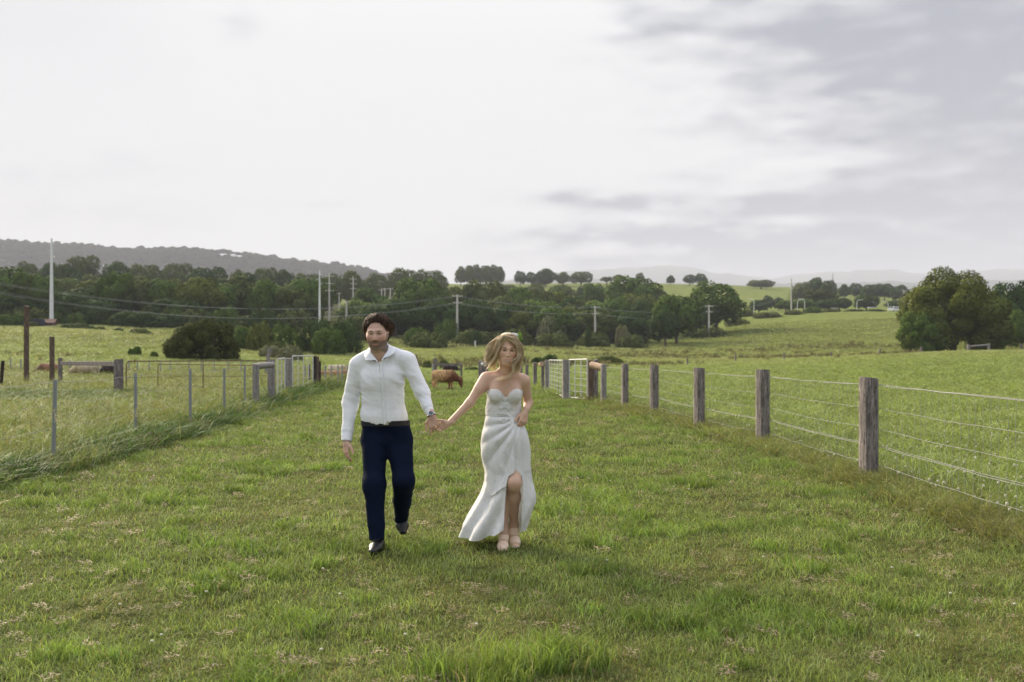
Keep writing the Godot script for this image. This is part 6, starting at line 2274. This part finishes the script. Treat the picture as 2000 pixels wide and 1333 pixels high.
func build_bride() -> void:
	var root := thing("person", "blonde bride in a strapless white lace dress walking in tan heeled sandals", "person", on_ground(992, 8.0))
	var o := Transform3D(Basis(), -root.position)
	var tone := Color(0.62, 0.41, 0.305)
	var hc := at(991, 684.5, 7.97)
	var face := Transform3D(Basis(Vector3.UP, 0.10) * Basis(Vector3.BACK, -0.05) * Basis(Vector3.RIGHT, 0.04) * Basis().scaled(Vector3(1.05, 1.0, 1.02)), hc - root.position)
	var er := at(917, 788, 8.0)
	var wr := at(877, 827, 7.95)
	var el := at(1032, 788, 8.13)
	var wl := at(1026, 806, 7.99)
	# --- body
	var b := MB.new()
	b.col = tone
	var s := Sdf.new()
	s.cap(at(990, 712, 8.02), at(987, 733, 8.06), 0.046, 0.052, 0.04)
	s.cap(at(957, 740, 8.07), at(1018, 743, 8.05), 0.046, 0.046, 0.05)
	s.cap(at(987, 731, 8.07), at(965, 737, 8.08), 0.048, 0.04, 0.05)
	s.cap(at(987, 731, 8.07), at(1010, 739, 8.07), 0.048, 0.04, 0.05)
	s.cap(at(986, 756, 8.05), at(984, 800, 8.05), 0.100, 0.084, 0.05, Vector3(1.36, 1, 1))
	s.cap(at(984, 800, 8.05), at(986, 850, 8.07), 0.084, 0.108, 0.05, Vector3(1.4, 1, 1))
	for q in [[969, 1.0], [1005, -1.0]]:
		s.ell(at(q[0], 768, 7.98), Vector3(0.056, 0.062, 0.045), 0.03)
		s.cap(at(988 - q[1] * 4.0, 739, 7.975), at(988 - q[1] * 26.0, 736, 8.01), 0.008, 0.009, 0.025)
	s.cap(at(949, 739, 8.06), er, 0.047, 0.034, 0.035)
	s.cap(at(950, 741, 8.06), at(938, 760, 8.03), 0.046, 0.042, 0.03)
	s.cap(er, wr, 0.036, 0.024, 0.025)
	s.cap(at(1025, 744, 8.05), el, 0.045, 0.034, 0.035)
	s.cap(el, wl, 0.036, 0.025, 0.025)
	var legs := [[at(1003, 850, 8.1), at(1003.5, 943, 7.92), at(1003.5, 1026, 8.12), at(1005.5, 1060, 8.06), at(1006.5, 1067.5, 8.02)], [at(972, 850, 8.09), at(980, 955, 8.02), at(984, 1040, 8.02), at(982, 1068, 7.94), at(981, 1074, 7.90)]]
	for e in legs:
		s.cap(e[0], e[1], 0.085, 0.056, 0.03)
		s.cap(e[1], e[1].lerp(e[2], 0.35) + Vector3(0, 0, -0.018), 0.051, 0.052, 0.04)
		s.cap(e[1].lerp(e[2], 0.35) + Vector3(0, 0, -0.018), e[2], 0.050, 0.031, 0.04)
		s.cap(e[1] + Vector3(0, 0.005, 0.018), e[1] + Vector3(0, -0.035, 0.012), 0.036, 0.03, 0.03)
		s.cap(e[2], e[2] + Vector3(0, -0.045, -0.035), 0.031, 0.028, 0.03)
		s.cap(e[2], e[3], 0.031, 0.026, 0.025, Vector3(1.15, 1, 1))
	s.skin(b, 0.0095, null, null, o)
	var toes := Sdf.new()
	for e in legs:
		for k in 5:
			var x := (-2.0 + k) * 0.0165 * (1.0 if e == legs[0] else -1.0)
			var big := 0.0115 if k == 0 else 0.009
			toes.cap(e[3] + Vector3(x * 0.9, -0.008, 0.0), e[4] + Vector3(x, -0.002, 0.012 - 0.005 * k), big, big * 0.9, 0.006)
	toes.skin(b, 0.004, null, null, o)
	var n := noise3(37, 1.0, 3)
	var tint := func(p: Vector3) -> Color:
		var c := tone
		var a := absf(p.x)
		if p.z > 0.0:
			c = c.lerp(Color(0.56, 0.25, 0.19), 0.45 * smoothstep(0.034, 0.0, Vector2(a - 0.043, p.y + 0.034).length()))
			c = c.lerp(Color(0.17, 0.10, 0.075), 0.30 * smoothstep(0.020, 0.010, Vector2((a - 0.030) * 0.75, (p.y + 0.001) * 1.35).length()))
			var lift := p.y + 0.0758 - 3.5 * a * a
			var lips := smoothstep(1.15, 0.8, Vector2(p.x / 0.0265, lift / 0.0108).length())
			var teeth := smoothstep(1.2, 0.8, Vector2(p.x / 0.0185, lift / 0.0036).length())
			if p.z > 0.05:
				c = c.lerp(Color(0.46, 0.15, 0.14), lips * 0.8)
				c = c.lerp(Color(0.66, 0.61, 0.57), teeth)
		return c * Color(1.12, 1.12, 1.12) * (1.0 + 0.05 * n.get_noise_3d(p.x * 30.0, p.y * 30.0, p.z * 30.0))  # face skin lightened to offset the shade of the hair
	head_field(true).skin(b, 0.0034, null, tint, o * Transform3D(face.basis, hc))
	b.col = tone
	var h := Sdf.new()
	hand(h, wr, Vector3(-0.9, -0.36, 0.02), Vector3(0.1, 0.1, -1), Vector3(-0.3, 0.9, 0.1), [0.55, 0.75, 0.8, 0.8], 0.9, 0.12, 0.4)
	h.skin(b, 0.0033, null, null, o)
	h = Sdf.new()
	hand(h, wl, Vector3(-0.22, -0.85, 0.30), Vector3(0.55, 0.25, 0.8), Vector3(-1, -0.2, 0.4), [0.45, 0.6, 0.7, 0.8], 0.9, 0.08, 0.5)
	h.skin(b, 0.0033, null, null, o)
	part("body", b.build(), M.skin, root)
	eyes(root, face, 0.94, Color(0.06, 0.045, 0.03), 0.0034)
	# --- dress
	M.lace = lace_material()
	s = Sdf.new()
	s.cap(at(986, 766, 8.05), at(983, 800, 8.05), 0.106, 0.090, 0.05, Vector3(1.40, 1, 1))
	s.cap(at(983, 800, 8.05), at(984, 830, 8.05), 0.089, 0.10, 0.05, Vector3(1.43, 1, 1))
	for q in [969.5, 1004.5]:
		s.ell(at(q, 772, 7.965), Vector3(0.062, 0.066, 0.052), 0.025)
	var low := at(984, 812, 8.05).y
	var cups := noise3(38, 1.0, 2)
	var bp := func(p: Vector3, d: float) -> float:
		var px := 1000.0 + p.x * F / -p.z
		var dip := 760.0 + 11.0 * exp(-pow((px - 988.0) / 9.0, 2.0)) + 0.012 * pow(absf(px - 988.0) - 22.0, 2.0)
		if p.z < -8.08:
			dip = 768.0
		d = maxf(d, p.y - at(0, dip, -p.z).y)
		d = maxf(d, low - p.y)
		return d - 0.0025 * cups.get_noise_3d(p.x * 25.0, p.y * 25.0, p.z * 25.0)
	b = MB.new()
	s.skin(b, 0.006, bp, null, o, 0.004)
	var nf := noise3(39, 1.0, 3)
	var rows := []
	for j in 74:
		var row := []
		for i in 181:
			var f := i / 180.0
			var py := 806.0 + (hem_at(f) - 806.0) * j / 73.0
			row.append(o * skirt_point(py, f, 0.0, nf))
		rows.append(row)
	sheet(b, rows, 0.003)
	var dress := part("dress", b.build(), M.lace, root)
	# the gathered upper drape that falls from her hand across the front
	b = MB.new()
	rows = []
	for j in 40:
		var row := []
		var t := j / 39.0
		for i in 61:
			var u := i / 60.0
			var end := lerpf(944.0, 962.0, smoothstep(0.0, 0.55, u)) - 26.0 * smoothstep(0.6, 1.0, u)
			var py := lerpf(815.0, end, t)
			var f := lerpf(0.002, 0.17, u) * lerpf(0.25, 1.0, smoothstep(0.0, 0.6, t))
			row.append(o * (skirt_point(py, f, 0.008 + 0.016 * t * t * (1.0 - 0.5 * u), nf)))
		rows.append(row)
	sheet(b, rows, 0.003)
	part("drape", b.build(), M.lace, dress)
	b = MB.new()                                                  # short lining seen through the opening
	rows = []
	for j in 14:
		var row := []
		for i in 41:
			var a := lerpf(-0.5, PI + 0.5, i / 40.0)
			var py := lerpf(905, 945 - 14.0 * sin(a), j / 13.0)
			row.append(o * (at(1000, py, 8.06) + Vector3(cos(a) * 0.098, 0, sin(a) * 0.098)))
		rows.append(row)
	sheet(b, rows, 0.002)
	part("lining", b.build(), mat(lin(0.62, 0.60, 0.58), 0.8), dress)
	b = MB.new()
	rows = []
	for j in 3:
		var row := []
		for k in 49:
			var a := TAU * k / 48.0
			row.append(o * (at(982.5, 811.5 - 3.0 * j, 8.05) + Vector3(cos(a) * 0.139, 0, sin(a) * 0.1085)))
		rows.append(row)
	sheet(b, rows, 0.005)
	part("waistband", b.build(), M.lace, dress)
	for e in [[986, 792, 0.030], [979, 797, 0.020], [992, 797, 0.022], [986, 781, 0.018], [984, 822, 0.026]]:       # raised lace flowers down the front
		b = MB.new()
		var c: Vector3 = s.hit(at(e[0], e[1], 7.6), at(e[0], e[1], 8.2), 0.003)
		if e[1] > 812:
			c = at(e[0], e[1], 7.925)
		for k in 6:
			var a := TAU * k / 6.0
			b.ball(o * (c + Vector3(cos(a), sin(a), 0) * e[2] * 0.58), Vector3(e[2] * 0.42, e[2] * 0.42, 0.006), 6, 10)
		b.ball(o * c, Vector3(e[2] * 0.3, e[2] * 0.3, 0.01), 6, 10)
		part("lace_flower", b.build(), M.lace, dress)
	# --- sandals
	for e in legs:
		var sh := Sdf.new()
		sh.cap(e[2] + Vector3(0, -0.012, 0), e[3], 0.038, 0.034, 0.025, Vector3(1.16, 1, 1))
		sh.cap(e[3], e[4], 0.034, 0.026, 0.02, Vector3(1.3, 0.9, 1))
		sh.cap(e[2] + Vector3(0, -0.02, -0.01), e[2] + Vector3(0, -0.05, -0.035), 0.036, 0.034, 0.025)
		var along: Vector3 = (e[3] - e[2]).normalized()
		var cut: Vector3 = e[2] + along * 0.030
		var toe_cut: Vector3 = e[4] + Vector3(0, 0.004, -0.012)
		var open: bool = e == legs[0]
		var mid: Vector3 = e[2].lerp(e[3], 0.66)
		var hp := func(p: Vector3, d: float) -> float:
			if p.z > e[2].z - 0.02:
				d = maxf(d, -(p - cut).dot(along))
			else:
				d = maxf(d, p.y - (e[2].y - 0.01))
			d = maxf(d, (p - toe_cut).dot(Vector3(0, -0.35, 0.94))) if open else d
			var groove := absf((p - mid).dot(along))
			return d + 0.008 * smoothstep(0.007, 0.003, groove)
		b = MB.new()
		sh.skin(b, 0.0048, hp, null, o, 0.006)
		var shoe := part("sandal", b.build(), M.tan_suede, root)
		b = MB.new()
		var g0: float = height(e[3].x, e[3].z)
		b.tube([o * Vector3(e[2].x, e[3].y - 0.025, e[2].z - 0.02), o * Vector3(e[3].x, g0 + 0.018, e[3].z), o * Vector3(e[4].x, g0 + 0.014, e[4].z + 0.022)], [0.032, 0.042, 0.034], 12, true, 0.25, Vector3.UP)
		part("sole", b.build(), M.tan_suede, shoe)
		b = MB.new()
		var top := Vector3(e[2].x, e[2].y - 0.06, e[2].z - 0.045)
		b.tube([o * top, o * Vector3(top.x, g0 + 0.0, top.z - 0.004)], [0.030, 0.027], 12)
		part("heel", b.build(), M.tan_suede, shoe)
	# --- hair: parted, blown to the left, a long wave over the right shoulder
	b = MB.new()
	var hr := Sdf.new()
	hr.ell(Vector3(0, 0.048, -0.028), Vector3(0.086, 0.094, 0.104), 0.02)
	hr.cap(Vector3(-0.035, 0.095, 0.045), Vector3(-0.075, 0.0, 0.015), 0.022, 0.018, 0.03)
	hr.cap(Vector3(-0.01, 0.106, 0.055), Vector3(0.07, 0.055, 0.045), 0.020, 0.020, 0.03)
	hr.cap(Vector3(0.07, 0.055, 0.04), Vector3(0.092, -0.05, 0.0), 0.022, 0.024, 0.03)
	hr.cap(Vector3(0.082, -0.03, -0.02), Vector3(0.078, -0.12, -0.01), 0.028, 0.026, 0.03)
	hr.cap(Vector3(-0.08, 0.02, -0.03), Vector3(-0.10, -0.10, -0.04), 0.028, 0.024, 0.03)
	hr.cap(Vector3(0, 0, -0.09), Vector3(0, -0.12, -0.1), 0.06, 0.05, 0.04)
	hr.ell(Vector3(0.0, -0.022, 0.088), Vector3(0.073, 0.100, 0.085), 0.010, true)
	var hn := noise3(40, 1.0, 3)
	var hpost := func(p: Vector3, d: float) -> float:
		return d + 0.003 * hn.get_noise_3d(p.x * 40.0 + p.y * 8.0, p.y * 14.0, p.z * 30.0)
	var ht := func(p: Vector3) -> Color:
		var k := clampf(0.5 + 0.9 * hn.get_noise_3d(p.x * 55.0, p.y * 12.0, p.z * 40.0), 0.0, 1.0)
		return Color(0.62, 0.50, 0.33).lerp(Color(0.95, 0.84, 0.62), k)
	hr.skin(b, 0.0045, hpost, ht, face)
	var g := RandomNumberGenerator.new()
	g.seed = 502
	#              guide points (px, py, depth), how many, scatter in px, thickness
	var families := [[[[985, 655, 7.92], [972, 662, 7.925], [967, 675, 7.95], [962, 689, 7.97], [956, 699, 7.98], [952, 704, 7.99]], 26, 3.0, 0.007],
		[[[986, 654, 7.95], [972, 660, 7.95], [965, 671, 7.97], [961, 683, 7.99], [954, 692, 8.0]], 14, 3.6, 0.006],
		[[[984, 656, 7.91], [973, 665, 7.91], [968, 681, 7.93], [967, 697, 7.96], [963, 710, 7.98], [958, 717, 8.0]], 40, 3.0, 0.008],
		[[[980, 660, 8.02], [968, 680, 8.05], [966, 700, 8.06], [966, 716, 8.05]], 26, 4.0, 0.009],
		[[[985, 655, 7.92], [999, 654, 7.91], [1011, 662, 7.915], [1016, 677, 7.94], [1018, 692, 7.96], [1016, 711, 7.96], [1010, 724, 7.94]], 50, 2.6, 0.008],
		[[[986, 655, 7.91], [1001, 658, 7.89], [1012, 668, 7.90], [1015, 682, 7.915], [1013, 698, 7.91], [1003, 711, 7.89], [1003, 724, 7.895], [996, 735, 7.90], [980, 739, 7.915]], 30, 2.6, 0.007],
		[[[1008, 668, 7.89], [1012, 684, 7.885], [1010, 697, 7.87], [1004, 703, 7.865], [996, 707, 7.87]], 7, 1.2, 0.0045],
		[[[1000, 652, 8.0], [1011, 660, 8.0], [1017, 676, 8.02], [1018, 700, 8.04], [1014, 718, 8.03]], 30, 2.8, 0.009],
		[[[986, 658, 7.97], [992, 656, 8.0], [998, 660, 8.05], [994, 682, 8.09]], 24, 7.0, 0.009],
		[[[985, 656, 7.895], [980, 661, 7.885], [976.5, 668, 7.888], [974, 678, 7.9], [972, 690, 7.92]], 26, 1.4, 0.006],
		[[[985, 656, 7.895], [992, 661, 7.88], [1001, 667, 7.88], [1008.5, 676, 7.893], [1011.5, 690, 7.915]], 30, 1.4, 0.006],
		[[[984, 656, 7.90], [994, 658, 7.88], [1005, 665, 7.885], [1012, 677, 7.905], [1014, 692, 7.925], [1012, 706, 7.94]], 34, 2.2, 0.007],
		[[[984, 656, 7.90], [977.5, 662, 7.89], [972.5, 673, 7.905], [970, 686, 7.92], [967, 699, 7.94], [962, 710, 7.96]], 34, 2.0, 0.007]]
	for e in families:
		for i in int(e[1] * 3.2):
			var pts := []
			var ox := g.randf_range(-1, 1)
			var oy := g.randf_range(-1, 1)
			var od := g.randf_range(-1, 1) * 0.025
			for k in e[0].size():
				var q = e[0][k]
				var t: float = float(k) / (e[0].size() - 1)
				var wild: float = e[2] * (0.45 + 1.0 * t)
				if k == e[0].size() - 1:
					var pr = e[0][k - 1]
					var ext := g.randf_range(-0.7, 0.75)
					q = [q[0] + (q[0] - pr[0]) * ext, q[1] + (q[1] - pr[1]) * ext, q[2]]
				pts.append(o * at(q[0] + ox * wild + 0.4 * t * sin(i * 1.3), q[1] + oy * wild * 0.6 * t + 0.4 * oy * e[2], q[2] + od))
			var shade := g.randf()
			var flat := 0.35
			var c := Color(0.80, 0.61, 0.38).lerp(Color(1.0, 0.88, 0.66), shade)
			lock(b, pts, e[3] * g.randf_range(0.22, 0.55), c * 0.9, c, flat, 0.011, 1.6 * ox + 0.8 * oy)
	for i in 90:                                                  # loose single hairs in the wind
		var q := g.randf()
		var pts := [o * at(984 - 8 * q, 655 + 12 * q, 7.95), o * at(970 - 8 * q + g.randf_range(-3, 3), 660 + 20 * q, 7.96), o * at(958 + g.randf_range(-8, 4), 672 + 30 * q, 7.98), o * at(950 + g.randf_range(-7, 6), 684 + 34 * q, 7.99)]
		lock(b, pts, 0.0028, Color(0.55, 0.44, 0.28), Color(0.66, 0.55, 0.38), 1.0)
	part("hair", b.build(), M.blonde, root)
	# flowers tucked into the hair, and an earring
	var sprig := MB.new()
	for i in 34:
		var c := at(1009 + g.randf_range(-3, 9), 657 + g.randf_range(-4, 10), 7.96 + g.randf_range(-0.03, 0.02))
		var d := Vector3(g.randf_range(-0.3, 1.0), g.randf_range(-0.5, 0.9), g.randf_range(-0.3, 0.8)).normalized()
		var u := d.cross(Vector3(0.2, 0.3, 1)).normalized()
		sprig.col = Color(0.14, 0.24, 0.06) * g.randf_range(0.7, 1.4)
		sprig.face([o * c, o * (c + d * 0.010 + u * 0.006), o * (c + d * 0.026), o * (c + d * 0.010 - u * 0.006)])
	var leaves := part("hair_leaves", sprig.build(), M.grass, root)
	leaves.set_meta("kind", "stuff")
	for e in [[1003, 653.5, 0.013], [1008, 655, 0.015], [1011, 661, 0.008], [999, 652.5, 0.008]]:
		b = MB.new()
		var c := at(e[0], e[1], 7.925)
		for k in 6:
			var a := TAU * k / 6.0
			b.ball(o * (c + Vector3(cos(a), sin(a), 0) * e[2] * 0.6), Vector3(e[2] * 0.5, e[2] * 0.5, e[2] * 0.25), 5, 8)
		b.ball(o * (c + Vector3(0, 0, e[2] * 0.2)), Vector3.ONE * e[2] * 0.3, 5, 8)
		part("hair_flower", b.build(), M.white_paint, root)
	b = MB.new()
	var line := []
	for k in 13:
		var a := TAU * k / 12.0
		line.append(o * (at(974.5, 699, 7.955) + Vector3(cos(a) * 0.008, sin(a) * 0.012, 0)))
	b.tube(line, [0.0022], 5, false)
	part("earring", b.build(), M.gold, root)
	b = MB.new()
	line = []
	for k in 13:
		var a := TAU * k / 12.0
		line.append(o * (at(1022.5, 822, 7.93) + Vector3(cos(a) * 0.0095, 0, sin(a) * 0.0095)))
	b.tube(line, [0.0018], 5, false)
	part("ring", b.build(), M.gold, root)
